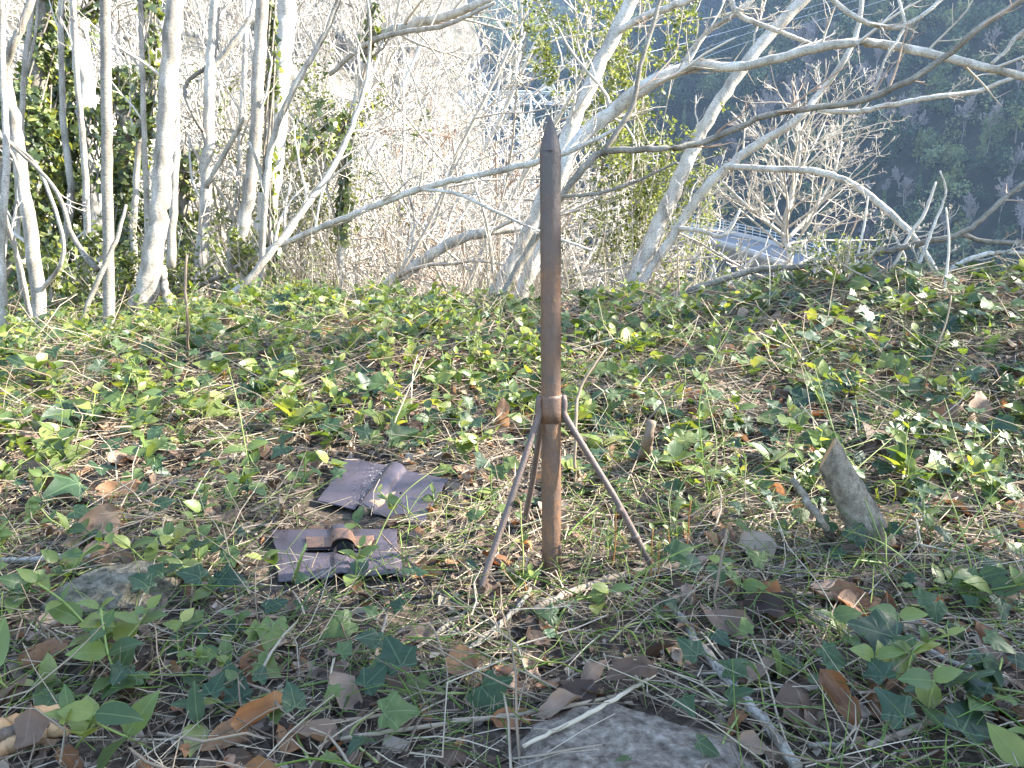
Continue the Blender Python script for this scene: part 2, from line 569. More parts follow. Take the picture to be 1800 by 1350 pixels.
# ------------------------------------------------------------------ far woods, single far trees, pylon, bridge
def clump_template(n, rx, rz, size, seed, conifer=False):
    """A crown of n small leaf-clump faces spread through a lobed volume; base at z = 0."""
    g = np.random.default_rng(seed)
    lobes = g.normal(size=(9, 3)) * np.array([0.45, 0.45, 0.35])
    lob = lobes[g.integers(0, 9, n)]
    d = nrm(g.normal(size=(n, 3)))
    p = lob + d * (0.30 + 0.28 * g.random((n, 1)))
    if conifer:
        h = g.random(n) ** 0.8
        a = g.random(n) * 2 * math.pi
        tier = 0.75 + 0.35 * np.sin(h * 34)
        rr = (1.05 - h) * tier * np.sqrt(g.random(n)) * 0.8
        p = np.column_stack([rr * np.cos(a), rr * np.sin(a), h * 2.2 - 1.0])
    c = p * np.array([rx, rx, rz])
    c[:, 2] += rz
    nn = nrm(p + 0.7 * g.normal(size=(n, 3)))
    a1 = nrm(np.cross(nn, g.normal(size=(n, 3))))
    b1 = np.cross(nn, a1)
    s = size * (0.6 + 0.8 * g.random((n, 1)))
    v = np.stack([c - a1 * s, c + b1 * s * 0.8, c + a1 * s, c - b1 * s * 0.7], 1).reshape(-1, 3)
    t = np.array([[0, 1, 2], [0, 2, 3]])
    T = (t[None] + (np.arange(n) * 4)[:, None, None]).reshape(-1, 3)
    return v, T, np.zeros((len(v), 2))


M_WOOD = plain_mat('far_evergreen', [(0, (0.014, 0.028, 0.016)), (0.3, (0.035, 0.065, 0.032)), (0.5, (0.065, 0.10, 0.045)), (0.7, (0.13, 0.17, 0.07)), (0.86, (0.22, 0.24, 0.10)), (1, (0.24, 0.19, 0.16))], 0.8, 0.6, bstr=0)
M_WOODL = plain_mat('far_light_green', [(0, (0.10, 0.13, 0.04)), (1, (0.22, 0.24, 0.08))], 0.8, 0.6, bstr=0)
M_FARTW = plain_mat('far_bare_twig', [(0, (0.22, 0.18, 0.17)), (0.5, (0.34, 0.29, 0.27)), (1, (0.48, 0.43, 0.39))], 0.9, 1.0, bstr=0)


def bare_crown(seed, H, gens=((1, 12), (7, 0), (5, 0)), stems=1, spread=0.25, rbase=0.02, up=0.25, rmin=0.01, wig=0.13, n=5, lf=(0.35, 0.6), ang=(25, 55), keep=None):
    """A leafless tree or shrub as a mesh; base at the origin, height about H."""
    g = np.random.default_rng(seed)
    m = 7
    base = np.zeros((stems, m, 3))
    d = nrm(np.column_stack([g.normal(size=(stems, 2)) * spread, np.ones(stems)]))
    hl = H * g.uniform(0.7, 1.0, stems)
    w = np.cumsum(g.normal(size=(stems, m, 3)), 1) * 0.07
    dirs = nrm(d[:, None] + w)
    base[:, 1:] = np.cumsum(dirs[:, 1:] * (hl / (m - 1))[:, None, None], 1)
    base[:, :, :2] += g.normal(size=(stems, 1, 2)) * spread * 0.25 * (stems > 1)
    base[:, 0, 2] -= 0.1
    R = (rbase * H * g.uniform(0.7, 1.1, stems))[:, None] * np.linspace(1, 0.35, m)[None]
    mb = MB()
    tubes(mb, base, R, 6, cap=False)
    p, r = base, R
    for gi, per in enumerate(keep):
        p, r = kids(p, r, per, ang=ang, lf=lf, up=up, wig=wig, n=n, tmin=0.25 if gi == 0 else 0.15, rmin=rmin, r=g)
        tubes(mb, p, r, 4 if gi == 0 else 3, cap=False)
    return mb


def scatter(name, pts, rot, scl, pick, sources, mat, label):
    """Stuff nobody could count: instances of a few source meshes on points."""
    src = bpy.data.collections.new(name + '_sources')
    for k, m in enumerate(sources):
        m.materials.append(mat)
        src.objects.link(bpy.data.objects.new(f'{name}_source_{k:02d}', m))
    me = bpy.data.meshes.new(name)
    me.vertices.add(len(pts))
    me.vertices.foreach_set('co', np.asarray(pts, np.float32).ravel())
    for nm, ty, dat in (('rot', 'FLOAT', rot), ('scl', 'FLOAT', scl), ('pick', 'INT', pick)):
        a = me.attributes.new(nm, ty, 'POINT')
        a.data.foreach_set('value', np.asarray(dat, np.int32 if ty == 'INT' else np.float32))
    o = bpy.data.objects.new(name, me)
    COL.objects.link(o)
    me.materials.append(mat)
    ng = bpy.data.node_groups.new(name, 'GeometryNodeTree')
    ng.interface.new_socket('Geometry', in_out='INPUT', socket_type='NodeSocketGeometry')
    ng.interface.new_socket('Geometry', in_out='OUTPUT', socket_type='NodeSocketGeometry')
    gi_, go_ = ng.nodes.new('NodeGroupInput'), ng.nodes.new('NodeGroupOutput')
    ci = ng.nodes.new('GeometryNodeCollectionInfo')
    ci.inputs['Collection'].default_value = src
    ci.inputs['Separate Children'].default_value = True
    ci.inputs['Reset Children'].default_value = True
    ip = ng.nodes.new('GeometryNodeInstanceOnPoints')
    ip.inputs['Pick Instance'].default_value = True

    def attr(nm, ty):
        n = ng.nodes.new('GeometryNodeInputNamedAttribute')
        n.data_type = ty
        n.inputs['Name'].default_value = nm
        return n.outputs['Attribute']
    cx3 = ng.nodes.new('ShaderNodeCombineXYZ')
    lk = ng.links.new
    lk(gi_.outputs[0], ip.inputs['Points'])
    lk(ci.outputs[0], ip.inputs['Instance'])
    lk(attr('pick', 'INT'), ip.inputs['Instance Index'])
    lk(attr('rot', 'FLOAT'), cx3.inputs[2])
    lk(cx3.outputs[0], ip.inputs['Rotation'])
    lk(attr('scl', 'FLOAT'), ip.inputs['Scale'])
    lk(ip.outputs[0], go_.inputs[0])
    md = o.modifiers.new('scatter', 'NODES')
    md.node_group = ng
    return tag(o, label, kind='stuff')


def tpl_me(name, t, rg):
    v, T, _ = t
    return MB().add(v, tris=T, rnd=np.repeat(rg.random(len(v) // 4) * 0.25, 4)).mesh(name)


# wood on the mountain: reads as one mass
g2 = np.random.default_rng(21)
TPL = [tpl_me('wood_crown', t, g2) for t in (clump_template(520, 3.0, 3.2, 0.27, 1), clump_template(520, 2.5, 4.0, 0.26, 2), clump_template(520, 3.4, 2.8, 0.28, 3), clump_template(560, 2.2, 4.8, 0.24, 4, True), clump_template(520, 2.8, 3.4, 0.27, 5))]
cx, cy_ = np.meshgrid(np.arange(-20, 330, 4.4), np.arange(120, 560, 4.4))
cx, cy_ = (cx + g2.uniform(-2.1, 2.1, cx.shape)).ravel(), (cy_ + g2.uniform(-2.1, 2.1, cy_.shape)).ravel()
cz = gz(cx, cy_)
pxs = 900 + FPX * cx / (cy_ * CP - (cz - CAM_H) * SP)
pys_ = 675 - FPX * ((cz - CAM_H) * CP + cy_ * SP) / (cy_ * CP - (cz - CAM_H) * SP)
d1 = 0.82 * (cx - 25) + 0.57 * (cy_ - 260)
ok = (d1 > -2) & (pxs > 850) & (pxs < 1930) & (pys_ > -160) & (pys_ < 640)
cx, cy_, cz = cx[ok], cy_[ok], cz[ok]
bare = fbm(cx / 30, cy_ / 30, 3) + 0.25 * (g2.random(len(cx)) - 0.5) > 0.24
i = np.where(~bare)[0]
scatter('mountain_wood', np.column_stack([cx, cy_, cz - 0.4])[i], g2.random(len(i)) * 6.28, g2.uniform(0.55, 1.4, len(i)), g2.integers(0, 5, len(i)), TPL, M_WOOD, 'dark evergreen wood covering the shaded mountain')
BR = [bare_crown(31 + k, 6.0, stems=2, spread=0.25, rbase=0.016, rmin=0.05, keep=(12, 7, 2), n=4).mesh('brush') for k in range(3)]
i = np.where(bare)[0]
scatter('mountain_brushwood', np.column_stack([cx, cy_, cz - 0.3])[i], g2.random(len(i)) * 6.28, g2.uniform(0.6, 1.2, len(i)), g2.integers(0, 3, len(i)), BR, M_FARTW, 'leafless grey brushwood between the evergreens on the mountain')

rx_, ry_ = g2.uniform(-120, 330, 6500), g2.uniform(345, 720, 6500)
rz_ = gz(rx_, ry_)
dd_ = ry_ * CP - (rz_ - CAM_H) * SP
pp_ = 900 + FPX * rx_ / dd_
ok = (pp_ > 650) & (pp_ < 1330)
rx_, ry_, rz_ = rx_[ok], ry_[ok], rz_[ok]
RW = [tpl_me('ridge_crown', clump_template(160, 4.2, 3.8, 0.75, 8 + k), g2) for k in range(2)]
n = len(rx_)
scatter('ridge_wood', np.column_stack([rx_, ry_, rz_ - 1]), g2.random(n) * 6.28, g2.uniform(0.6, 1.2, n), g2.integers(0, 2, n), RW, M_WOOD, 'wooded far ridge fading into the haze')

# dry scrub on the sunny hillside
hx, hy = g2.uniform(-150, 14, 12000), g2.uniform(40, 330, 12000)
hz = gz(hx, hy)
dd_ = hy * CP - (hz - CAM_H) * SP
pp_ = 900 + FPX * hx / dd_
d2 = (-0.75 * hx + 0.66 * hy) - 50
ok = (pp_ > 150) & (pp_ < 1110) & (d2 > -8) & (hx + 0.14 * hy < 10)
hx, hy, hz = hx[ok][:3600], hy[ok][:3600], hz[ok][:3600]
n = len(hx)
SR = [bare_crown(37 + k, 6.0, stems=3, spread=0.4, rbase=0.015, rmin=0.035, keep=(7, 5, 2), n=4).mesh('scrub') for k in range(3)]
scatter('hillside_scrub', np.column_stack([hx, hy, hz - 0.2]), g2.random(n) * 6.28, g2.uniform(0.4, 1.25, n), g2.integers(0, 3, n), SR, M_TWIGW, 'pale leafless scrub covering the sunlit hillside')


def sky_hit(px, py, lo=90, hi=900):
    """Where a sight line meets the far terrain."""
    D = np.linspace(lo, hi, 4000)
    u, v = (px - 900) / FPX, (py - 675) / FPX
    X, Y, Z = u * D, D * (CP - v * SP), CAM_H + D * (-SP - v * CP)
    k = int(np.argmax(Z < gz(X, Y)))
    return np.array([X[k], Y[k], float(gz(X[k], Y[k]))]), D[k]


# far trees that can be told apart
far_bare = [bare_crown(s, 9.0, stems=1, spread=0.1, rbase=0.014, rmin=0.05, keep=(16, 7, 4), n=4, up=0.3, lf=(0.35, 0.58)).mesh('far_crown') for s in (51, 52, 53)]
for m in far_bare:
    m.materials.append(M_FARTW)
_r = MB()
v, t, l = clump_template(420, 2.6, 3.4, 0.42, 61)
far_round = _r.add(v, tris=t, rnd=np.repeat(np.random.default_rng(1).random(len(v) // 4), 4)).mesh('far_round_crown')
far_round.materials.append(M_WOODL)
_r = MB()
v, t, l = clump_template(420, 2.3, 3.6, 0.4, 62, True)
far_pine = _r.add(v, tris=t, rnd=np.repeat(np.random.default_rng(2).random(len(v) // 4), 4)).mesh('far_pine_crown')
far_pine.materials.append(M_WOODL)
_tk = MB()
limb(_tk, [(0, 0, -1), (0.1, 0, 2), (0, 0.1, 4)], [0.22, 0.18, 0.12], sides=6)
far_trunk = _tk.mesh('far_trunk')
far_trunk.materials.append(M_BARK2)


def far_tree(px, py, kind, hpx, label):
    """A tree on the mountainside whose base is seen at (px, py) and whose height is about hpx pixels."""
    p, D = sky_hit(px, py)
    h = hpx * D / FPX
    e = empty({'bare': 'far_bare_tree', 'round': 'far_evergreen_tree', 'pine': 'far_pine_tree'}[kind], p)
    e.rotation_euler = (0, 0, random.random() * 6.28)
    if kind == 'bare':
        c = inst('crown', random.choice(far_bare), e)
        s = h / 8.0
        c.scale = (s * 1.05, s * 1.05, s)
    else:
        c = inst('crown', far_round if kind == 'round' else far_pine, e, loc=(0, 0, 0.15 * h))
        s = h * 0.85 / (6.8 if kind == 'round' else 7.6)
        c.scale = (s, s, s)
        t = inst('trunk', far_trunk, e)
        t.scale = (s, s, s)
    return tag(e, label, 'tree', 'single trees on the shaded mountainside')


far_tree(1612, 285, 'pine', 55, 'bright yellow-green pine standing alone in the middle of the dark slope')
far_tree(1668, 305, 'round', 50, 'small pale-green rounded tree just beside the bright pine')
far_tree(1672, 352, 'round', 60, 'pale grey-green tree below the bright pine')
far_tree(1735, 268, 'bare', 75, 'tall ash-grey leafless tree upslope of the pale rounded trees')
far_tree(1690, 250, 'bare', 70, 'purplish leafless tree right above the bright pine')
far_tree(1590, 245, 'bare', 62, 'purplish leafless tree between the bright pine and the shrub top')
far_tree(1560, 235, 'bare', 55, 'smaller purplish leafless tree nearest the shrub top')
far_tree(1775, 330, 'bare', 70, 'pale leafless tree at the photo edge beyond the forked branch')
far_tree(1755, 395, 'bare', 75, 'broad pale leafless tree above the fork of the dark branch')
far_tree(1700, 420, 'bare', 70, 'pale leafless tree behind the fork of the dark branch')
far_tree(1660, 425, 'bare', 55, 'small leafless tree downslope of the forked dark branch')
far_tree(1795, 440, 'bare', 80, 'leafless tree lowest at the photo edge')
far_tree(1600, 75, 'round', 60, 'rounded pale-green tree high on the slope above the long white branch')
far_tree(1690, 65, 'round', 62, 'broad pale-green tree highest on the slope towards the corner')
far_tree(1740, 100, 'bare', 50, 'leafless tree high on the slope under the corner branches')
far_tree(1640, 175, 'round', 45, 'mid-green rounded tree between the two long branches')
far_tree(1540, 130, 'bare', 42, 'pinkish leafless tree just under the long white branch')
far_tree(1785, 250, 'round', 60, 'dark rounded tree beside the ash-grey leafless tree')
far_tree(1790, 180, 'bare', 60, 'reddish leafless tree under the end of the long white branch')

# lattice pylon
M_STEEL = plain_mat('galvanised_steel', [(0, (0.34, 0.37, 0.38)), (1, (0.5, 0.53, 0.54))], 0.55, 3, spec=0.5, bstr=0)


def bars(mb, segs, r):
    a = np.array(segs, float)
    tubes(mb, a, np.full((len(a), 2), r), 4, cap=False)


PYD = 125.0
pyl_base = P(905, 455, PYD)
pyl_base[2] = float(gz(pyl_base[0], pyl_base[1]))
H_ARM = P(905, 190, PYD)[2] - pyl_base[2]
H_TOP = P(905, 140, PYD)[2] - pyl_base[2]
pylon = tag(empty('lattice_pylon', pyl_base), 'steel lattice pylon with twin peaks behind the bare twigs', 'pylon')


def lattice(levels, cxo=0.0):
    segs = []
    for (z0, w0), (z1, w1) in zip(levels[:-1], levels[1:]):
        c0 = [(cxo + sx * w0 / 2, sy * w0 / 2, z0) for sx, sy in ((-1, -1), (1, -1), (1, 1), (-1, 1))]
        c1 = [(cxo + sx * w1 / 2, sy * w1 / 2, z1) for sx, sy in ((-1, -1), (1, -1), (1, 1), (-1, 1))]
        for a in range(4):
            b = (a + 1) % 4
            segs += [(c0[a], c1[a]), (c0[a], c1[b]), (c0[b], c1[a]), (c1[a], c1[b])]
    return segs


_m = MB()
bars(_m, lattice([(-1, 8.2), (H_ARM * 0.22, 7.2), (H_ARM * 0.42, 6.4), (H_ARM * 0.6, 5.7), (H_ARM * 0.76, 5.2), (H_ARM * 0.9, 4.8), (H_ARM + 1.5, 4.5)]), 0.11)
_m.build('body', M_STEEL, pylon)
_m = MB()
segs = []
xs = np.linspace(-8.5, 8.5, 11)
for a, b in zip(xs[:-1], xs[1:]):
    for s in (-0.9, 0.9):
        segs += [((a, s, H_ARM), (b, s, H_ARM)), ((a, s, H_ARM + 1.6), (b, s, H_ARM + 1.6)), ((a, s, H_ARM), (b, s, H_ARM + 1.6)), ((a, s, H_ARM + 1.6), (b, s, H_ARM))]
    segs += [((a, -0.9, H_ARM), (b, 0.9, H_ARM)), ((a, -0.9, H_ARM + 1.6), (a, 0.9, H_ARM + 1.6))]
bars(_m, segs, 0.085)
_m.build('cross_arm', M_STEEL, pylon)
for s in (-1, 1):
    _m = MB()
    bars(_m, lattice([(H_ARM + 1.6, 2.4), (H_ARM + 2.8, 1.4), (H_TOP, 0.25)], cxo=s * 4.9), 0.085)
    _m.build('peak', M_STEEL, pylon)
for k, x in enumerate((-7.6, -2.6, 2.6, 7.6)):
    _m = MB()
    zz = np.linspace(H_ARM, H_ARM - 2.2, 12)
    limb(_m, np.column_stack([np.full(12, x), np.zeros(12), zz]), np.where(np.arange(12) % 2, 0.16, 0.07), n=24, sides=6)
    _m.build('insulator', plain_mat('insulator_glass', [(0, (0.18, 0.24, 0.24)), (1, (0.3, 0.36, 0.36))], 0.3, 3) if k == 0 else bpy.data.materials['insulator_glass'], pylon)

M_WIRE = plain_mat('aluminium_wire', [(0, (0.45, 0.47, 0.5)), (1, (0.55, 0.57, 0.6))], 0.4, 3, bstr=0)
for k, (a, b, c, nm) in enumerate([((-4.9, H_TOP), (1255, 62), (1480, -4), 'uppermost'), ((2.6, H_ARM - 2.2), (1255, 79), (1500, 2), 'middle'), ((7.6, H_ARM - 2.2), (1258, 93), (1530, 8), 'lowest')]):
    p0 = pyl_base + np.array([a[0], 0, a[1]])
    p1, p2 = P(b[0], b[1], 150 + k), P(c[0], c[1], 158 + k)
    p3 = p2 + (p2 - p1) * 1.6
    _m = MB()
    limb(_m, [p0, p0 * 0.5 + p1 * 0.5 - np.array([0, 0, 1.2]), p1, p2, p3], [0.04] * 5, n=40, sides=4)
    tag(_m.build('power_line', M_WIRE), f'{nm} of the three power lines crossing the mountainside', 'cable', 'power lines over the valley')

# road bridge
M_CONC = plain_mat('concrete', [(0.2, (0.30, 0.28, 0.25)), (0.8, (0.46, 0.43, 0.39))], 0.9, 1.2, use_rnd=False, bstr=0.2)
M_ROAD = plain_mat('road_surface', [(0.2, (0.11, 0.11, 0.115)), (0.8, (0.17, 0.17, 0.175))], 0.85, 1.5, use_rnd=False, bstr=0.1, spec=0.25)
M_RAIL = plain_mat('rail_metal', [(0, (0.55, 0.57, 0.58)), (1, (0.65, 0.67, 0.68))], 0.5, 2, bstr=0)
fe = catmull([P(1110, 388, 122), P(1195, 396, 113), P(1252, 405, 108), P(1320, 420, 102), P(1390, 439, 96), P(1455, 462, 90), P(1520, 490, 84)], 40)
ne = catmull([P(1105, 405, 116), P(1185, 414, 107), P(1240, 424, 102), P(1300, 440, 96), P(1362, 461, 90), P(1420, 485, 84), P(1480, 516, 78)], 40)
bridge = tag(empty('road_bridge', P(1262, 470, 100)), 'concrete road bridge with steel railing crossing the shaded valley', 'bridge')
_off = np.array(bridge.location)


def strip(rows, name, mat, parent, off, rnd=0.0):
    k, n = len(rows), len(rows[0])
    v = np.concatenate(rows) - off
    i, j = np.meshgrid(np.arange(k - 1), np.arange(n - 1), indexing='ij')
    q = np.stack([i * n + j, i * n + j + 1, (i + 1) * n + j + 1, (i + 1) * n + j], -1).reshape(-1, 4)
    mb = MB()
    mb.add(v, quads=q, rnd=rnd)
    return mb.build(name, mat, parent)


up = lambda h: np.array([0, 0, h])
inn = nrm(fe - ne)
strip([ne + inn * 0.5 + up(0.02), fe - inn * 0.3 + up(0.02)], 'road', M_ROAD, bridge, _off)
strip([ne + inn * 0.55 + up(0.0), ne + inn * 0.5 + up(0.45), ne + up(0.45), ne + up(-0.25), ne + inn * 0.4 + up(-0.3), ne + inn * 0.45 + up(-1.5), ne + inn * 2.0 + up(-1.6), fe - inn * 2 + up(-1.6), fe - inn * 0.4 + up(-1.5), fe + up(-0.2), fe + up(0.5), fe - inn * 0.32 + up(0.5), fe - inn * 0.32 + up(0.0)], 'deck', M_CONC, bridge, _off)
rail = None
_m = MB()
for h in (0.85, 1.2, 1.55):
    tubes(_m, (fe - inn * 0.15 + up(h) - _off)[None], np.full((1, len(fe)), 0.045), 5)
rail = _m.build('railing', M_RAIL, bridge)
post = MB()
tubes(post, np.array([[(0, 0, 0), (0, 0, 1.15)]], float), np.full((1, 2), 0.05), 5)
post_me = post.mesh('post')
post_me.materials.append(M_RAIL)
for p in catmull(fe, 34):
    inst('post', post_me, rail, loc=p - inn[0] * 0.15 + up(0.4) - _off)
lamp = MB()
for px_, py_ in ((1202, 417), (1258, 429), (1324, 449)):
    top = P(px_, py_ + 8, 107 - (px_ - 1208) * 0.1) + np.array([0.6, 3.5, 0])
    zb = float(gz(top[0], top[1])) - 0.5
    _m = MB()
    tubes(_m, np.array([[(top[0], top[1], zb), (top[0], top[1], top[2] - 0.8)]]) - _off, np.full((1, 2), 0.42), 14)
    _m.build('pier', M_CONC, bridge)
_m = MB()
top = P(1232, 439, 106)
_b = np.array([[x, y, z] for z in (-1.6, 0.2) for x, y in ((-.9, -.9), (.9, -.9), (.9, .9), (-.9, .9))]) + top - _off
_m.add(_b, quads=[[0, 1, 5, 4], [1, 2, 6, 5], [2, 3, 7, 6], [3, 0, 4, 7], [4, 5, 6, 7]])
_m.build('bearing_block', M_CONC, bridge)

# ------------------------------------------------------------------ leaf templates
def sym(right, axis, tris_right):
    """Mirror a half leaf: axis points first, then the right-hand points."""
    na, nr = len(axis), len(right)
    v = [(0, y) for y in axis] + list(right) + [(-x, y) for x, y in right]
    t = []
    for a, b, c in tris_right:
        t.append((a, b, c))
        m = lambda i: i if i < na else i + nr
        t.append((m(a), m(c), m(b)))
    return np.array(v, float), np.array(t)


def shape3(v2, g, fold=0.18, curl=0.25, wave=0.06):
    x, y = v2[:, 0], v2[:, 1]
    z = fold * np.abs(x) - curl * (y - 0.3) ** 2 - curl * 0.6 * x ** 2 + wave * g.normal(size=len(x))
    return np.column_stack([x, y, z])


def ivy_tpl(seed, simple=False):
    g = np.random.default_rng(seed)
    ax = [0.0, 0.3, 0.58, 1.0]
    wl, wb = g.uniform(0.50, 0.62), g.uniform(0.38, 0.48)
    if simple:
        r = [(wb, -0.12), (wl, 0.34), (0.22, 0.62)]
        t = [(0, 4, 5), (0, 5, 1), (1, 5, 6), (1, 6, 2), (2, 6, 3)]
    else:
        yl = 0.30 + 0.1 * g.random()
        r = [(0.17, -0.13), (wb * 0.8, -0.14), (wb, 0.0), (0.45, 0.12), (wl, yl), (0.36, 0.50), (0.22, 0.72)]
        # axis indices 0..3, right indices 4..10
        t = [(0, 4, 5), (0, 5, 6), (0, 6, 7), (0, 7, 1), (7, 8, 9), (7, 9, 1), (1, 9, 2), (2, 9, 10), (2, 10, 3)]
    v2, T = sym(r, ax, t)
    return shape3(v2, g, 0.16, 0.22, 0.025), T, v2


def ivy_round(seed, rings=(0.55, 1.0), m=26):
    """A five-lobed ivy leaf with rounded lobes."""
    g = np.random.default_rng(seed)
    wl, wb, yl = g.uniform(0.40, 0.62), g.uniform(0.28, 0.48), g.uniform(0.22, 0.42)
    half = [(0.0, 0.0), (0.13, -0.12), (wb * 0.8, -0.16), (wb * 1.05, -0.02), (wb * 1.0, 0.11), (wl, yl), (wl * 0.78, yl + 0.10), (0.31, 0.52), (0.19, 0.76), (0.0, 1.0)]
    jit = lambda p: (p[0] * g.uniform(0.93, 1.07), p[1] + g.uniform(-0.02, 0.02))
    right = [half[0]] + [jit(p) for p in half[1:-1]] + [half[-1]]
    left = [(-x, y) for x, y in [jit(p) for p in half[1:-1]]][::-1]
    pts = np.array(right + left)
    cl = np.vstack([pts, pts[:1]])
    # denser outline, keeping the tip and the notch
    n = len(cl)
    out = []
    for k in range(n - 1):
        a, b, c, d = cl[k - 1 if k else n - 2], cl[k], cl[k + 1], cl[k + 2 if k + 2 < n else 1]
        out.append(b)
        if k % 2 == 0 or True:
            out.append(0.5 * (b + c) + 0.07 * ((b - a) + (c - d)))
    out = np.array(out)
    m = len(out)
    ctr = np.array([0.0, 0.30])
    v2 = [ctr[None]]
    for r in rings:
        v2.append(ctr + (out - ctr) * r)
    v2 = np.concatenate(v2)
    T = [(0, 1 + k, 1 + (k + 1) % m) for k in range(m)]
    for j in range(len(rings) - 1):
        o0, o1 = 1 + j * m, 1 + (j + 1) * m
        for k in range(m):
            k2 = (k + 1) % m
            T += [(o0 + k, o1 + k, o1 + k2), (o0 + k, o1 + k2, o0 + k2)]
    x, y = v2[:, 0], v2[:, 1]
    z = g.uniform(0.05, 0.4) * np.abs(x) - g.uniform(0.1, 0.55) * (y - 0.3) ** 2 - 0.35 * x ** 2 + g.uniform(0.03, 0.10) * np.sin(np.arctan2(x, y - 0.1) * 5 + g.uniform(0, 6)) * np.hypot(x, y - 0.3) + 0.012 * g.normal(size=len(x))
    return np.column_stack([x, y, z]), np.array(T), v2


def oval_tpl(seed, w=0.30, simple=False):
    g = np.random.default_rng(seed)
    ys = [0.0, 0.35, 1.0] if simple else [0.0, 0.12, 0.32, 0.55, 0.78, 1.0]
    ws = [0.02, w, 0.0] if simple else [0.02, w * 0.72, w, w * 0.92, w * 0.52, 0.0]
    r = [(a, y) for a, y in zip(ws[:-1], ys[:-1])]
    na = len(ys)
    t = []
    for k in range(na - 2):
        t += [(k, na + k, na + k + 1), (k, na + k + 1, k + 1)]
    t.append((na - 2, na + na - 2, na - 1))
    v2, T = sym(r, ys, t)
    return shape3(v2, g, 0.28, 0.28, 0.012), T, v2


def dead_tpl(seed, nu=5, nv=8):
    """A dry leaf, curled along and across."""
    g = np.random.default_rng(seed)
    v = np.linspace(0, 1, nv)
    w = g.uniform(0.22, 0.4) * np.sin(math.pi * np.clip(v * 0.97 + 0.03, 0, 1) ** g.uniform(0.7, 1.1)) ** 0.8
    u = np.linspace(-1, 1, nu)
    x = u[None] * (w * (1 + 0.12 * g.normal(size=nv)))[:, None]
    y = np.repeat(v[:, None], nu, 1) + 0.03 * g.normal(size=(nv, nu))
    k = g.choice([-1, 1]) * g.uniform(1.0, 6.0)
    xx = np.sin(k * x) / k
    z = (1 - np.cos(k * x)) / k
    b = g.uniform(-1.6, 1.6)
    yy = np.sin(b * (y - 0.5)) / b
    z = z + (1 - np.cos(b * (y - 0.5))) / b + 0.05 * np.sin(y * 9 + x * 8 + g.random() * 6) + 0.022 * g.normal(size=x.shape)
    tw = g.uniform(-1.0, 1.0) * (y - 0.5)
    X = xx * np.cos(tw) - z * np.sin(tw)
    Z = xx * np.sin(tw) + z * np.cos(tw)
    V = np.stack([X, yy, Z], -1).reshape(-1, 3)
    V[:, 2] -= V[:, 2].min() * 0.6
    i, j = np.meshgrid(np.arange(nv - 1), np.arange(nu - 1), indexing='ij')
    a = i * nu + j
    T = np.concatenate([np.stack([a, a + 1, a + nu + 1], -1).reshape(-1, 3), np.stack([a, a + nu + 1, a + nu], -1).reshape(-1, 3)])
    return V, T, np.stack([x, y], -1).reshape(-1, 2)


def basis(nv, yaw, g=None):
    """Frames (k,3,3) with z-axis nv and a y-axis turned by yaw."""
    nv = nrm(nv)
    h = np.column_stack([np.cos(yaw), np.sin(yaw), np.zeros(len(yaw))])
    y = nrm(h - nv * (h * nv).sum(1, keepdims=True))
    x = np.cross(y, nv)
    return np.stack([x, y, nv], -1)


IVY = [ivy_round(s) for s in range(100, 112)]
IVYB = [ivy_round(s, (1.0,)) for s in range(100, 112)]
IVYS = [ivy_tpl(s, True) for s in range(110, 114)]
OVAL = [oval_tpl(120 + s, w) for s, w in enumerate((0.26, 0.30, 0.36, 0.22, 0.32, 0.28))]
OVALS = [oval_tpl(130, 0.26, True), oval_tpl(131, 0.34, True)]
DEAD = [dead_tpl(s) for s in range(140, 158)]


def tpl_mesh(name, tpl, mat):
    me = MB().add(tpl[0], tris=tpl[1], luv=tpl[2]).mesh(name)
    me.materials.append(mat)
    return me


ME_IVY = [tpl_mesh('ivy_leaf', t, M_IVY) for t in IVY]
ME_OVAL = [tpl_mesh('oval_leaf', t, M_OVAL) for t in OVAL]
ME_DEAD = [tpl_mesh('dead_leaf', t, M_DEAD) for t in DEAD]
ME_ORANGE = [tpl_mesh('orange_leaf', t, M_ORANGE) for t in DEAD]


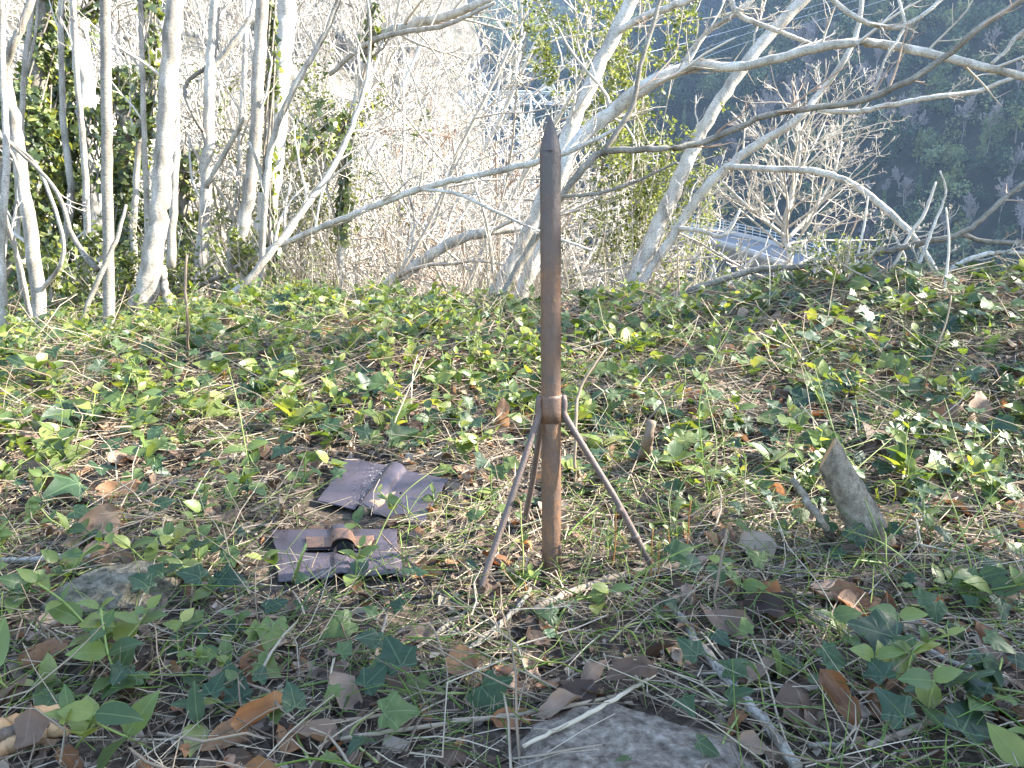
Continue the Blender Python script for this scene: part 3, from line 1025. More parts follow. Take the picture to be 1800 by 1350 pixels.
# ------------------------------------------------------------------ trees on the bank, laid out limb by limb
class Tree:
    def __init__(self, name, label, mat, cat='tree', twmat=None):
        self.parts, self.mat, self.twmat = [], mat, twmat or M_TWIGW
        self.name, self.label, self.cat = name, label, cat

    def limb(self, part, pts, ground=False, sides=9, mat=None, wob=0.13, twigs=0, twl=(0.10, 0.22), gens=2, up=0.25, ang=(25, 60), tmin=0.15, rscale=1.0):
        a = np.array(pts, float)
        p = np.array([P(*q[:3]) for q in a])
        r = a[:, 3] / 2 * a[:, 2] / FPX * rscale
        if ground:
            b = p[0].copy()
            zg = float(gz(b[0], b[1])) - 0.12
            if b[2] > zg + 0.03:
                b[2] = zg
                p, r = np.vstack([b, p]), np.concatenate([[r[0] * 1.12], r])
        self.parts.append((part, p, r, sides, mat or self.mat, wob, twigs, twl, gens, up, ang, tmin))
        return self

    def build(self, group=None):
        e = empty(self.name, self.parts[0][1][0])
        off = np.array(e.location)
        tw = MB()
        nt = 0
        for part, p, r, sides, mat, wob, twigs, twl, gens, up, ang, tmin in self.parts:
            mb = MB()
            c, rr = limb(mb, p, r, n=max(14, 6 * len(p)), sides=sides, wob=wob)
            mb.v = [v - off for v in mb.v]
            mb.build(part, mat, e)
            if twigs:
                q, qr = kids(c[None], rr[None], twigs, ang=ang, lf=twl, up=up, wig=0.14, n=7, tmin=tmin, rfac=0.42, rmin=0.0016)
                tubes(tw, q - off, qr, 4, cap=False)
                nt += 1
                for k in range(gens):
                    q, qr = kids(q, qr, 4 if k == 0 else 3, ang=(25, 60), lf=(0.3, 0.62), up=up * 0.7, wig=0.15, n=5, rfac=0.6, rmin=0.0014)
                    tubes(tw, q - off, qr, 3, cap=False)
        if nt:
            tag(tw.build('twigs', self.twmat, e), kind='stuff')
        self.obj = e
        return tag(e, self.label, self.cat, group)


GL = 'slender trunks at the edge of the wood'
T = Tree('slender_tree', 'pale trunk leaning out of the frame at the left edge, forked low', M_BARK)
T.limb('trunk', [(76, 605, 4.0, 25), (62, 470, 4.0, 24), (42, 330, 4.05, 23), (18, 180, 4.1, 22), (-6, 60, 4.1, 20), (-50, -160, 4.2, 17)], True, twigs=3)
T.limb('limb', [(2, 128, 4.05, 14), (28, 70, 4.0, 14), (55, 0, 4.0, 13), (95, -150, 4.0, 11)], twigs=2)
T.limb('limb', [(66, 520, 4.0, 8), (100, 300, 4.0, 7), (70, 250, 4.0, 6), (38, 240, 3.95, 5), (8, 235, 3.9, 4)][0:1] + [(112, 440, 3.9, 7), (70, 300, 3.95, 6), (5, 240, 3.95, 5)])
T.build(GL)
T = Tree('slender_tree', 'thin pale pole standing closest to the left edge', M_BARK)
T.limb('trunk', [(8, 600, 3.7, 15), (3, 430, 3.7, 14), (12, 280, 3.7, 12), (5, 130, 3.8, 11), (0, -100, 3.8, 10)], True, twigs=2)
T.limb('limb', [(60, 590, 3.9, 9), (35, 470, 3.8, 9), (15, 400, 3.75, 8), (8, 370, 3.7, 7)], True)
T.build(GL)
T = Tree('slender_tree', 'thin trunk just behind the leaning pale one, topped by a fork', M_BARK)
T.limb('trunk', [(48, 570, 4.7, 9), (30, 420, 4.6, 10), (38, 230, 4.6, 10), (45, 110, 4.6, 9), (58, 0, 4.6, 8), (66, -150, 4.6, 7)], True, twigs=4)
T.limb('limb', [(44, 130, 4.6, 6), (62, 60, 4.6, 5), (68, -40, 4.6, 4)])
T.build(GL)
T = Tree('slender_tree', 'crooked thin trunk between the leaning trunk and the white one', M_BARK)
T.limb('trunk', [(112, 590, 5.2, 12), (105, 470, 5.2, 12), (125, 350, 5.2, 12), (112, 220, 5.2, 11), (108, 90, 5.2, 10), (104, -120, 5.2, 9)], True, twigs=4)
T.build(GL)
T = Tree('ivy_clad_tree', 'white trunk patched with climbing ivy beside the dark pole', M_BARK3)
T.limb('trunk', [(172, 580, 5.4, 27), (168, 420, 5.4, 26), (163, 300, 5.4, 26), (152, 180, 5.4, 32), (142, 60, 5.4, 32), (134, -160, 5.4, 30)], True)
ivy_white = T
T.build(GL)
T = Tree('slender_tree', 'thin bent stem crossing in front of the white ivy trunk', M_BARK)
T.limb('trunk', [(152, 596, 4.6, 12), (153, 420, 4.6, 12), (147, 260, 4.6, 11), (136, 140, 4.6, 10), (129, 0, 4.6, 10), (124, -160, 4.6, 9)], True, twigs=3)
T.build(GL)
T = Tree('slender_tree', 'straight dark shaded pole left of the thick pale trunk', M_BARK2)
T.limb('trunk', [(193, 612, 3.7, 21), (191, 450, 3.7, 19), (188, 250, 3.7, 19), (185, 0, 3.7, 18), (183, -200, 3.7, 17)], True, wob=0.06)
T.limb('limb', [(130, 610, 3.5, 9), (165, 510, 3.55, 9), (205, 420, 3.6, 8), (222, 360, 3.65, 5)], True)
T.limb('limb', [(10, 245, 3.9, 5), (95, 330, 3.8, 7), (130, 420, 3.75, 9), (172, 475, 3.7, 11)], twigs=3)
T.build(GL)
T = Tree('slender_tree', 'thin twin stems rising beside the thick pale trunk', M_BARK)
T.limb('trunk', [(240, 560, 5.2, 11), (236, 400, 5.2, 11), (248, 200, 5.2, 10), (262, 80, 5.2, 10), (270, -20, 5.2, 9), (275, -150, 5.2, 8)], True, twigs=3)
T.limb('trunk', [(262, 545, 5.0, 11), (257, 330, 5.0, 10), (251, 180, 5.0, 9), (247, 0, 5.0, 9), (245, -150, 5.0, 8)], True, twigs=3)
T.build(GL)
T = Tree('slender_tree', 'thick pale trunk with a flared foot, stoutest of the cluster', M_BARK)
T.limb('trunk', [(246, 560, 4.4, 54), (258, 515, 4.4, 42), (270, 430, 4.4, 35), (284, 330, 4.4, 33), (293, 200, 4.4, 32), (302, 80, 4.4, 31), (306, 0, 4.4, 30), (312, -220, 4.4, 28)], True, sides=14, wob=0.1, twigs=2)
T.limb('limb', [(300, 470, 4.7, 16), (305, 350, 4.7, 15), (310, 260, 4.7, 14), (309, 100, 4.7, 10), (315, -60, 4.7, 8)])
T.limb('root', [(285, 470, 4.5, 14), (292, 520, 4.4, 14), (305, 555, 4.3, 10)])
T.build(GL)
T = Tree('forked_tree', 'white trunk forking into a Y behind the thick pale one', M_BARK3)
T.limb('trunk', [(352, 500, 5.5, 22), (360, 380, 5.5, 20), (366, 240, 5.5, 20), (372, 110, 5.5, 19), (378, 0, 5.5, 18), (388, -160, 5.5, 16)], True, twigs=5)
T.limb('limb', [(370, 120, 5.5, 11), (405, 80, 5.5, 10), (440, 30, 5.5, 9), (452, -30, 5.5, 8)], twigs=5)
T.limb('limb', [(371, 115, 5.5, 8), (335, 138, 5.5, 7), (325, 160, 5.5, 7), (338, 200, 5.4, 6), (357, 232, 5.4, 5)], mat=M_BARK2)
T.limb('limb', [(362, 330, 5.4, 10), (400, 260, 5.3, 9), (432, 205, 5.2, 8)], mat=M_BARK3, twigs=3)
T.build(GL)
T = Tree('slender_tree', 'thin upright stem between the forked tree and the twin trunks', M_BARK3)
T.limb('trunk', [(395, 500, 6.2, 10), (418, 340, 6.2, 10), (425, 200, 6.2, 10), (433, 60, 6.2, 9), (440, -120, 6.2, 8)], True, twigs=6)
T.build(GL)
T = Tree('slender_tree', 'grey leaning trunk, darker of the two side by side', M_BARK)
T.limb('trunk', [(398, 512, 5.0, 24), (420, 430, 5.0, 24), (438, 330, 5.0, 23), (450, 220, 5.0, 22), (455, 110, 5.0, 22), (461, 0, 5.0, 22), (466, -180, 5.0, 20)], True, sides=12, wob=0.1, twigs=3)
T.build(GL)
T = Tree('slender_tree', 'brilliant white thick trunk beside the grey leaning one', M_BARK3)
T.limb('trunk', [(440, 510, 5.3, 38), (462, 420, 5.3, 36), (478, 310, 5.3, 34), (490, 180, 5.3, 34), (498, 80, 5.3, 34), (505, -20, 5.3, 33), (512, -200, 5.3, 30)], True, sides=14, wob=0.1)
T.build(GL)
T = Tree('slender_tree', 'thin pale stem curving in front of the brilliant white trunk', M_BARK)
T.limb('trunk', [(458, 520, 4.7, 9), (462, 400, 4.6, 11), (470, 300, 4.6, 11), (485, 225, 4.6, 11), (520, 150, 4.6, 11), (555, 90, 4.6, 10), (580, 40, 4.6, 10), (600, -20, 4.6, 9), (635, -150, 4.6, 8)], True, twigs=6)
T.limb('limb', [(466, 345, 4.6, 7), (452, 285, 4.6, 6), (438, 250, 4.6, 5)])
T.build(GL)
T = Tree('ivy_clad_tree', 'pale tree with ivy hanging on its stem and a wide upper limb', M_BARK3)
T.limb('trunk', [(596, 510, 6.0, 14), (604, 400, 6.0, 15), (612, 280, 6.0, 17), (628, 180, 6.0, 18), (648, 80, 6.0, 20), (655, -60, 6.0, 16)], True, twigs=6, twl=(0.2, 0.4))
T.limb('limb', [(645, 70, 5.9, 16), (700, 50, 5.8, 18), (770, 32, 5.7, 16), (840, 8, 5.6, 13), (900, -30, 5.6, 10)], twigs=12, twl=(0.3, 0.6))
T.limb('limb', [(580, 130, 5.7, 8), (640, 80, 5.6, 9), (700, 58, 5.5, 9), (780, 45, 5.4, 8), (870, 5, 5.3, 6)], mat=M_BARK, twigs=8, twl=(0.3, 0.6))
ivy_hang = T
T.build(GL)
T = Tree('leaning_sapling', 'reddish-brown sapling leaning up to the ivy-hung stem', M_BARK, cat='sapling')
T.limb('trunk', [(385, 540, 4.2, 12), (450, 478, 4.2, 13), (520, 385, 4.3, 12), (575, 310, 4.4, 11), (618, 225, 4.5, 9), (646, 130, 4.6, 7), (650, 40, 4.6, 5), (640, -30, 4.6, 4)], True, twigs=10)
T.build()
T = Tree('leaning_sapling', 'long pale sapling slanting behind the rusty spike', M_BARK3, cat='sapling')
T.limb('trunk', [(470, 440, 4.9, 9), (560, 402, 4.7, 10), (650, 366, 4.6, 11), (740, 332, 4.5, 12), (840, 308, 4.4, 11), (945, 284, 4.3, 11), (1010, 262, 4.2, 9), (1080, 228, 4.2, 6)], twigs=12, twl=(0.12, 0.3))
T.limb('limb', [(735, 332, 4.5, 6), (800, 340, 4.4, 6), (860, 366, 4.3, 6), (945, 405, 4.2, 5), (1040, 440, 4.2, 4)], twigs=4)
T.limb('foot', [(330, 520, 5.2, 8), (400, 478, 5.0, 9), (470, 440, 4.9, 9)], True)
T.build()
T = Tree('leaning_sapling', 'stout white stem sloping low over the bank edge', M_BARK3, cat='sapling')
T.limb('trunk', [(665, 525, 5.4, 19), (720, 475, 5.5, 19), (785, 432, 5.5, 19), (840, 410, 5.5, 18), (905, 401, 5.6, 14), (975, 385, 5.7, 9), (1040, 350, 5.8, 6)], True, twigs=12, twl=(0.25, 0.5))
T.build()

# the two pale trees behind the spike and the dark branches across the view
T = Tree('pale_tree', 'twin-stemmed pale tree rising right behind the rusty spike', M_BARK3, twmat=M_TWIGW)
T.limb('trunk', [(862, 545, 5.0, 30), (900, 470, 5.0, 28), (945, 375, 5.0, 27), (985, 272, 5.0, 27), (1020, 188, 5.0, 26), (1064, 92, 5.0, 25), (1108, 5, 5.0, 24), (1165, -110, 5.0, 22)], True, sides=12, wob=0.1, twigs=8)
T.limb('trunk', [(900, 560, 4.6, 24), (943, 450, 4.6, 25), (975, 345, 4.6, 25), (1010, 258, 4.6, 25), (1075, 195, 4.6, 26), (1150, 142, 4.5, 24), (1220, 116, 4.5, 19), (1300, 117, 4.4, 16), (1400, 95, 4.3, 16), (1480, 76, 4.2, 16), (1560, 79, 4.2, 15), (1650, 98, 4.1, 15), (1740, 120, 4.0, 14), (1810, 138, 4.0, 13), (1930, 170, 4.0, 11)], True, sides=12, wob=0.1, twigs=16, twl=(0.06, 0.16), tmin=0.35, gens=1)
T.limb('limb', [(1080, 60, 5.0, 12), (1130, 30, 4.9, 13), (1210, 0, 4.8, 12), (1280, -40, 4.8, 10)], twigs=6)
T.limb('limb', [(1190, 128, 4.5, 9), (1240, 60, 4.5, 9), (1300, 20, 4.4, 8), (1350, -30, 4.4, 7)], twigs=7)
T.build()
T = Tree('grey_tree', 'grey-barked tree whose dark branch crosses the whole right side', M_BARK2, twmat=M_TWIGR)
T.limb('trunk', [(872, 550, 4.3, 13), (905, 480, 4.3, 14), (948, 410, 4.3, 14), (995, 335, 4.2, 14), (1035, 285, 4.2, 13), (1068, 266, 4.2, 12), (1160, 262, 4.1, 11), (1235, 250, 4.1, 11), (1295, 226, 4.0, 11), (1345, 204, 4.0, 11), (1420, 190, 3.9, 11), (1500, 181, 3.9, 11), (1590, 145, 3.8, 11), (1660, 100, 3.8, 11), (1720, 50, 3.7, 11), (1795, 0, 3.7, 10), (1880, -60, 3.7, 9)], True, twigs=10, twl=(0.05, 0.13), tmin=0.35, gens=1)
T.limb('limb', [(1058, 270, 4.2, 10), (1085, 230, 4.2, 10), (1112, 185, 4.2, 9), (1125, 120, 4.2, 8), (1142, 60, 4.2, 8), (1162, -10, 4.2, 7), (1175, -120, 4.2, 6)], twigs=10, twl=(0.12, 0.3))
T.limb('limb', [(985, 345, 4.2, 6), (1050, 340, 4.1, 6), (1120, 318, 4.1, 5), (1190, 285, 4.0, 4)], twigs=5)
T.build()
T = Tree('pale_tree', 'tall pale tree slanting to the right in front of the bridge', M_BARK3, twmat=M_TWIGW)
T.limb('trunk', [(1088, 555, 5.5, 36), (1125, 470, 5.5, 33), (1172, 365, 5.5, 28), (1208, 285, 5.5, 25), (1245, 210, 5.5, 22), (1300, 126, 5.5, 21), (1360, 55, 5.5, 21), (1418, -8, 5.5, 20), (1490, -100, 5.5, 18)], True, sides=12, wob=0.1, twigs=6)
T.limb('limb', [(1108, 540, 5.4, 16), (1190, 405, 5.4, 17), (1245, 325, 5.3, 17), (1320, 262, 5.3, 16), (1400, 212, 5.2, 14), (1440, 165, 5.2, 11), (1480, 112, 5.1, 10), (1505, 60, 5.1, 9), (1518, -20, 5.1, 8)], True, twigs=8, twl=(0.06, 0.14))
T.limb('limb', [(1272, 292, 5.2, 10), (1340, 296, 5.1, 11), (1420, 300, 5.0, 12), (1480, 314, 4.9, 12), (1530, 344, 4.8, 12), (1575, 385, 4.7, 12), (1612, 425, 4.6, 11), (1642, 470, 4.5, 10), (1660, 512, 4.5, 10)], twigs=9, twl=(0.08, 0.2))
T.limb('limb', [(1438, 193, 4.9, 8), (1500, 197, 4.8, 9), (1560, 186, 4.7, 9), (1640, 171, 4.6, 9), (1720, 160, 4.6, 8), (1772, 140, 4.5, 7), (1830, 120, 4.5, 6)], twigs=6, twl=(0.08, 0.2))
T.limb('limb', [(1180, 400, 5.4, 9), (1230, 405, 5.3, 8), (1265, 415, 5.2, 7), (1285, 400, 5.2, 6), (1300, 370, 5.2, 5)], twigs=3)
T.build()
T = Tree('overhanging_branch', 'low dark branch rising from the bank and forking at the right', M_BARK2, cat='branch', twmat=M_TWIGR)
T.limb('limb', [(1040, 566, 3.75, 12), (1130, 535, 3.75, 12), (1200, 515, 3.75, 12), (1258, 495, 3.7, 12), (1330, 474, 3.7, 12), (1400, 469, 3.65, 11), (1480, 456, 3.6, 11), (1560, 440, 3.6, 11), (1625, 425, 3.55, 11), (1690, 410, 3.5, 10), (1740, 372, 3.5, 9), (1792, 328, 3.5, 8), (1880, 270, 3.5, 7)], True, twigs=9, twl=(0.05, 0.12), gens=1)
T.limb('limb', [(1690, 411, 3.5, 8), (1730, 424, 3.5, 8), (1800, 426, 3.45, 8), (1900, 420, 3.4, 7)], twigs=3)
T.build()
T = Tree('hanging_branch', 'pale zigzag branch dipping in from the top edge', M_BARK3, cat='branch')
T.limb('limb', [(1255, -60, 4.4, 8), (1282, -5, 4.4, 9), (1302, 28, 4.4, 9), (1370, 55, 4.4, 8), (1420, 75, 4.4, 7), (1445, 85, 4.4, 6)], twigs=6, twl=(0.15, 0.35))
T.build('branches dipping in from above')
T = Tree('hanging_branch', 'pale forked branch in the top right corner', M_BARK3, cat='branch')
T.limb('limb', [(1430, -40, 3.9, 8), (1470, 5, 3.9, 9), (1515, 36, 3.9, 9), (1560, 48, 3.9, 8), (1592, 44, 3.9, 8), (1640, 12, 3.9, 7), (1690, -40, 3.9, 7)], twigs=5, twl=(0.1, 0.25))
T.limb('limb', [(1590, 46, 3.9, 6), (1578, 70, 3.9, 5), (1560, 95, 3.9, 4), (1540, 150, 3.9, 4), (1532, 170, 3.9, 3)], twigs=3)
T.limb('limb', [(1592, 42, 3.9, 5), (1580, 0, 3.9, 5), (1565, -40, 3.9, 4)])
T.build('branches dipping in from above')
T = Tree('hanging_branch', 'pale branch curling down at the right edge', M_BARK3, cat='branch')
T.limb('limb', [(1860, 20, 3.8, 8), (1790, 62, 3.8, 8), (1768, 90, 3.8, 7), (1742, 112, 3.8, 6)], twigs=4, twl=(0.2, 0.4))
T.build('branches dipping in from above')
T = Tree('bank_sapling', 'pale sapling arching away from the right end of the bank', M_BARK3, cat='sapling')
T.limb('trunk', [(1648, 510, 3.4, 9), (1672, 475, 3.4, 9), (1705, 455, 3.4, 9), (1750, 444, 3.4, 8), (1800, 446, 3.4, 8), (1880, 455, 3.4, 7)], True, twigs=5)
T.limb('limb', [(1590, 520, 3.5, 6), (1625, 440, 3.5, 6), (1640, 400, 3.5, 5), (1662, 340, 3.5, 4), (1652, 300, 3.5, 3)], True, twigs=3)
T.build()
T = Tree('bank_sapling', 'short budding twig pair poking above the bank', M_TWIGW, cat='sapling')
T.limb('stem', [(1475, 540, 3.6, 5), (1500, 480, 3.6, 5), (1518, 400, 3.6, 4), (1526, 345, 3.6, 3)], True, twigs=4)
T.limb('stem', [(1570, 470, 3.6, 6), (1600, 412, 3.6, 6), (1625, 375, 3.6, 6), (1645, 320, 3.6, 4)], twigs=4)
T.limb('stem', [(1560, 520, 3.6, 5), (1590, 460, 3.6, 5), (1570, 410, 3.6, 4)], True)
T.build()
T = Tree('bank_sapling', 'thin straight stem standing alone near the right edge', M_TWIGW, cat='sapling')
T.limb('stem', [(1655, 590, 3.1, 5), (1662, 500, 3.1, 5), (1668, 430, 3.1, 4), (1663, 365, 3.1, 3)], True, twigs=2)
T.build()

# round-headed bare shrub before the bridge
T = Tree('bare_shrub_tree', 'round-headed bare shrub full of upright twigs beside the bridge', M_BARK3, cat='shrub', twmat=M_TWIGW)
T.limb('trunk', [(1340, 565, 5.6, 14), (1365, 500, 5.6, 13), (1388, 455, 5.6, 12), (1378, 405, 5.6, 11), (1392, 340, 5.6, 9), (1405, 260, 5.6, 8), (1400, 170, 5.6, 5)], True, twigs=34, twl=(0.26, 0.44), gens=3, up=0.22, ang=(45, 85), tmin=0.4)
T.limb('limb', [(1380, 415, 5.6, 7), (1340, 385, 5.5, 7), (1300, 350, 5.4, 6), (1270, 320, 5.4, 4)], twigs=14, twl=(0.35, 0.75), gens=3, up=0.2, ang=(30, 70))
T.limb('limb', [(1385, 420, 5.6, 7), (1430, 370, 5.7, 7), (1460, 320, 5.8, 6), (1480, 250, 5.8, 4)], twigs=14, twl=(0.35, 0.75), gens=3, up=0.2, ang=(30, 70))
T.build()

# ------------------------------------------------------------------ climbing ivy and leafy shrubs
def leaf_cloud(mb, tpls, centers, size, g, face=None, spread=0.8):
    n = len(centers)
    base = np.tile(np.array([0, 0, 0.5]), (n, 1)) if face is None else face
    nv = base + spread * g.normal(size=(n, 3))
    B = basis(nv, g.uniform(0, 6.28, n))
    s = size * g.uniform(0.55, 1.25, n)
    k = g.integers(0, len(tpls), n)
    for i, t in enumerate(tpls):
        m = k == i
        mb.many(t, B[m] * s[m][:, None, None], centers[m], g.random(m.sum()))


def ivy_column(name, pts, width, count, seed, label, size=0.047, trunk=True, gaps=0.35, e=None):
    """Ivy wrapped round a stem given as (px, py, D) points; width in metres."""
    g = np.random.default_rng(seed)
    p = np.array([P(*q) for q in pts])
    e = e or empty(name, (p[0][0], p[0][1], float(gz(p[0][0], p[0][1]))))
    off = np.array(e.location)
    c = catmull(p, 40)
    t = g.random(count)
    k = np.minimum((t * 39).astype(int), 38)
    q = c[k] + (c[k + 1] - c[k]) * g.random((count, 1))
    a = g.uniform(0, 6.28, count)
    hole = vnoise(t * 9 + seed, a * 0.8)
    keep = hole > gaps - 0.5
    rad = width / 2 * (0.45 + 0.75 * g.random(count) ** 1.5) * (1 + 1.9 * vnoise(t * 9 + a * 0.35, np.full(count, seed * 1.7)) + 0.9 * vnoise(t * 25, a * 1.3 + seed))
    out = np.column_stack([np.cos(a), np.sin(a), np.zeros(count)])
    cen = (q + out * rad[:, None])[keep]
    face = (out * 0.9 + np.array([0, 0, 0.5]))[keep]
    mb = MB()
    leaf_cloud(mb, IVYS, cen - off, size, g, face, 0.45)
    tag(mb.build('ivy_leaves', M_IVYFAR, e), kind='stuff')
    st = MB()
    n = 5
    for i in range(n):
        ph = i * 6.28 / n
        w = c + 0.4 * width * np.column_stack([np.cos(ph + np.linspace(0, 5, 40)), np.sin(ph + np.linspace(0, 5, 40)), np.zeros(40)]) * 0.6
        tubes(st, (w - off)[None], np.full((1, 40), 0.007), 4)
    tag(st.build('ivy_stems', M_BARK2, e), kind='stuff')
    if trunk:
        tb = MB()
        w0 = c[0].copy()
        w0[2] = float(gz(w0[0], w0[1])) - 0.2
        tubes(tb, (np.vstack([w0[None], c]) - off)[None], np.full((1, 41), min(0.06, width * 0.25)), 8)
        tb.build('trunk', M_BARK2, e)
    return tag(e, label, 'ivy')


ivy_column('ivy_column', [(40, 560, 5.9), (50, 400, 5.9), (60, 200, 5.9), (75, 40, 5.9), (80, -40, 5.9)], 0.42, 3900, 201, 'dark ivy column farthest to the left, dense to the ground', gaps=0.2)
ivy_column('ivy_column', [(105, 570, 6.3), (115, 400, 6.3), (110, 240, 6.3), (120, 90, 6.3), (125, 20, 6.3)], 0.5, 4500, 202, 'dense ivy mass between the leaning trunk and the dark pole', gaps=0.15)
ivy_column('ivy_column', [(225, 560, 6.4), (220, 400, 6.4), (215, 280, 6.4), (225, 170, 6.4), (215, 120, 6.4)], 0.46, 3450, 203, 'sunlit ivy between the dark pole and the thick pale trunk', gaps=0.2)
ivy_column('ivy_column', [(320, 540, 6.8), (325, 440, 6.8), (318, 330, 6.8), (322, 260, 6.8)], 0.36, 1650, 204, 'low ivy clump behind the forked white tree', gaps=0.3)
ivy_column('ivy_column', [(16, 560, 5.2), (14, 420, 5.2), (0, 300, 5.2), (10, 150, 5.2)], 0.3, 1650, 208, 'ivy strip at the extreme left edge', gaps=0.3)
ivy_column('hanging_ivy', [(600, 430, 5.9), (606, 330, 5.9), (600, 260, 5.9), (612, 190, 5.9)], 0.14, 420, 205, 'ivy strand hanging on the pale stem left of the spike', trunk=False, gaps=0.35)
ivy_column('hanging_ivy', [(552, 285, 5.5), (560, 240, 5.6), (572, 205, 5.7), (590, 180, 5.8)], 0.34, 360, 206, 'dark ivy tuft hanging beside the brilliant white trunk', trunk=False, gaps=0.42)
ivy_column('hanging_ivy', [(255, 240, 5.1), (262, 150, 5.1), (262, 60, 5.1), (258, -20, 5.1)], 0.16, 420, 207, 'ivy climbing the thin twin stems to the top edge', trunk=False, gaps=0.35)
ivy_column('hanging_ivy', [(482, 500, 5.0), (476, 400, 5.1), (470, 300, 5.1), (476, 120, 5.1), (478, -10, 5.1)], 0.10, 420, 209, 'ivy creeping up between the grey and the white trunk', trunk=False, gaps=0.45, size=0.045)
ivy_column('hanging_ivy', [(165, 340, 5.2), (158, 220, 5.2), (150, 190, 5.2)], 0.16, 200, 210, 'ivy bunch halfway up the white trunk', trunk=False, gaps=0.3)
ivy_column('hanging_ivy', [(150, 30, 5.2), (160, 0, 5.2), (150, -60, 5.2)], 0.2, 220, 211, 'ivy bunch at the top of the white trunk', trunk=False, gaps=0.3)
ivy_column('hanging_ivy', [(645, 110, 5.8), (650, 60, 5.8), (655, 10, 5.8)], 0.12, 160, 212, 'ivy patch where the wide upper limb leaves its stem', trunk=False, gaps=0.4)


def leafy_shrub(px, py, D, h, w, seed, label, leaves=1500, size=0.028, stems=7, mat=None, cat='shrub', name='leafy_shrub', tpls=None):
    g = np.random.default_rng(seed)
    b = P(px, py, D)
    b[2] = float(gz(b[0], b[1]))
    h = h
    e = empty(name, b)
    mb = MB()
    base = np.zeros((stems, 7, 3))
    d = nrm(np.column_stack([g.normal(size=(stems, 2)) * w / h * 0.45, np.ones(stems)]))
    wv = np.cumsum(g.normal(size=(stems, 7, 3)), 1) * 0.06
    base[:, 1:] = np.cumsum(nrm(d[:, None] + wv)[:, 1:] * (h * g.uniform(0.6, 1.0, stems) / 6)[:, None, None], 1)
    R = np.full((stems, 1), 0.008) * np.linspace(1, 0.3, 7)[None]
    tubes(mb, base, R, 4, cap=False)
    q, qr = kids(base, R, 9, ang=(20, 50), lf=(0.2, 0.42), up=0.3, n=5, rmin=0.0016, r=g)
    tubes(mb, q, qr, 3, cap=False)
    q2, qr2 = kids(q, qr, 4, ang=(25, 55), lf=(0.4, 0.7), up=0.2, n=4, rmin=0.0014, r=g)
    tubes(mb, q2, qr2, 3, cap=False)
    tag(mb.build('stems', M_TWIGW, e), kind='stuff')
    allp = np.concatenate([q.reshape(-1, 3), q2.reshape(-1, 3), q2.reshape(-1, 3)])
    c = allp[g.integers(0, len(allp), leaves)] + g.normal(size=(leaves, 3)) * 0.014
    lm = MB()
    leaf_cloud(lm, tpls or OVALS, c, size, g, None, 0.9)
    tag(lm.build('leaves', mat or M_SHRUB, e), kind='stuff')
    return tag(e, label, cat, 'small-leaved shrubs beyond the bank')


leafy_shrub(1112, 540, 6.2, 4.1, 0.42, 301, 'tall yellow-green shrub between the two pale trees', 17000, 0.03, 8)
leafy_shrub(1165, 540, 7.0, 3.0, 0.5, 302, 'yellow-green shrub in front of the bridge end', 4500, 0.03)
leafy_shrub(1050, 545, 6.0, 1.1, 0.6, 303, 'low yellow-green shrub just right of the spike', 1200, 0.03)
leafy_shrub(560, 535, 6.3, 2.2, 0.9, 304, 'yellow-green bush behind the leaning saplings', 3600, 0.032, 9)
leafy_shrub(500, 530, 6.6, 2.0, 0.8, 305, 'yellow-green bush at the foot of the white trunk', 3000, 0.032, 9)
leafy_shrub(660, 535, 7.0, 1.2, 0.9, 306, 'pale bush behind the ivy-hung stem', 1300, 0.03)
leafy_shrub(780, 540, 6.5, 0.9, 0.9, 307, 'low pale bush under the stout sloping stem', 1100, 0.028)
leafy_shrub(370, 520, 6.5, 1.0, 0.7, 308, 'small bush between the thick trunk and the grey trunk', 1100, 0.03)
leafy_shrub(1480, 520, 3.55, 0.28, 0.3, 309, 'small yellow-green bush on the crest above the dry grass', 420, 0.02, 7)
leafy_shrub(1230, 560, 5.2, 0.5, 0.8, 310, 'thin pale bush under the low dark branch', 500, 0.025)
leafy_shrub(95, 600, 4.6, 0.5, 0.7, 312, 'low green bush at the foot of the leaning trunk', 700, 0.035, tpls=IVYS)
leafy_shrub(215, 590, 4.7, 0.5, 0.7, 313, 'low green bush behind the dark pole', 700, 0.04)
leafy_shrub(430, 548, 5.0, 0.45, 0.8, 314, 'low green bush at the foot of the grey leaning trunk', 800, 0.035)
leafy_shrub(530, 545, 5.2, 0.5, 0.8, 315, 'low green bush in front of the saplings', 800, 0.03)
leafy_shrub(940, 550, 5.6, 0.6, 0.7, 316, 'small pale bush directly behind the spike', 600, 0.028)
leafy_shrub(300, 560, 4.9, 0.55, 0.7, 311, 'knee-high bush at the root of the thick pale trunk', 700, 0.03)

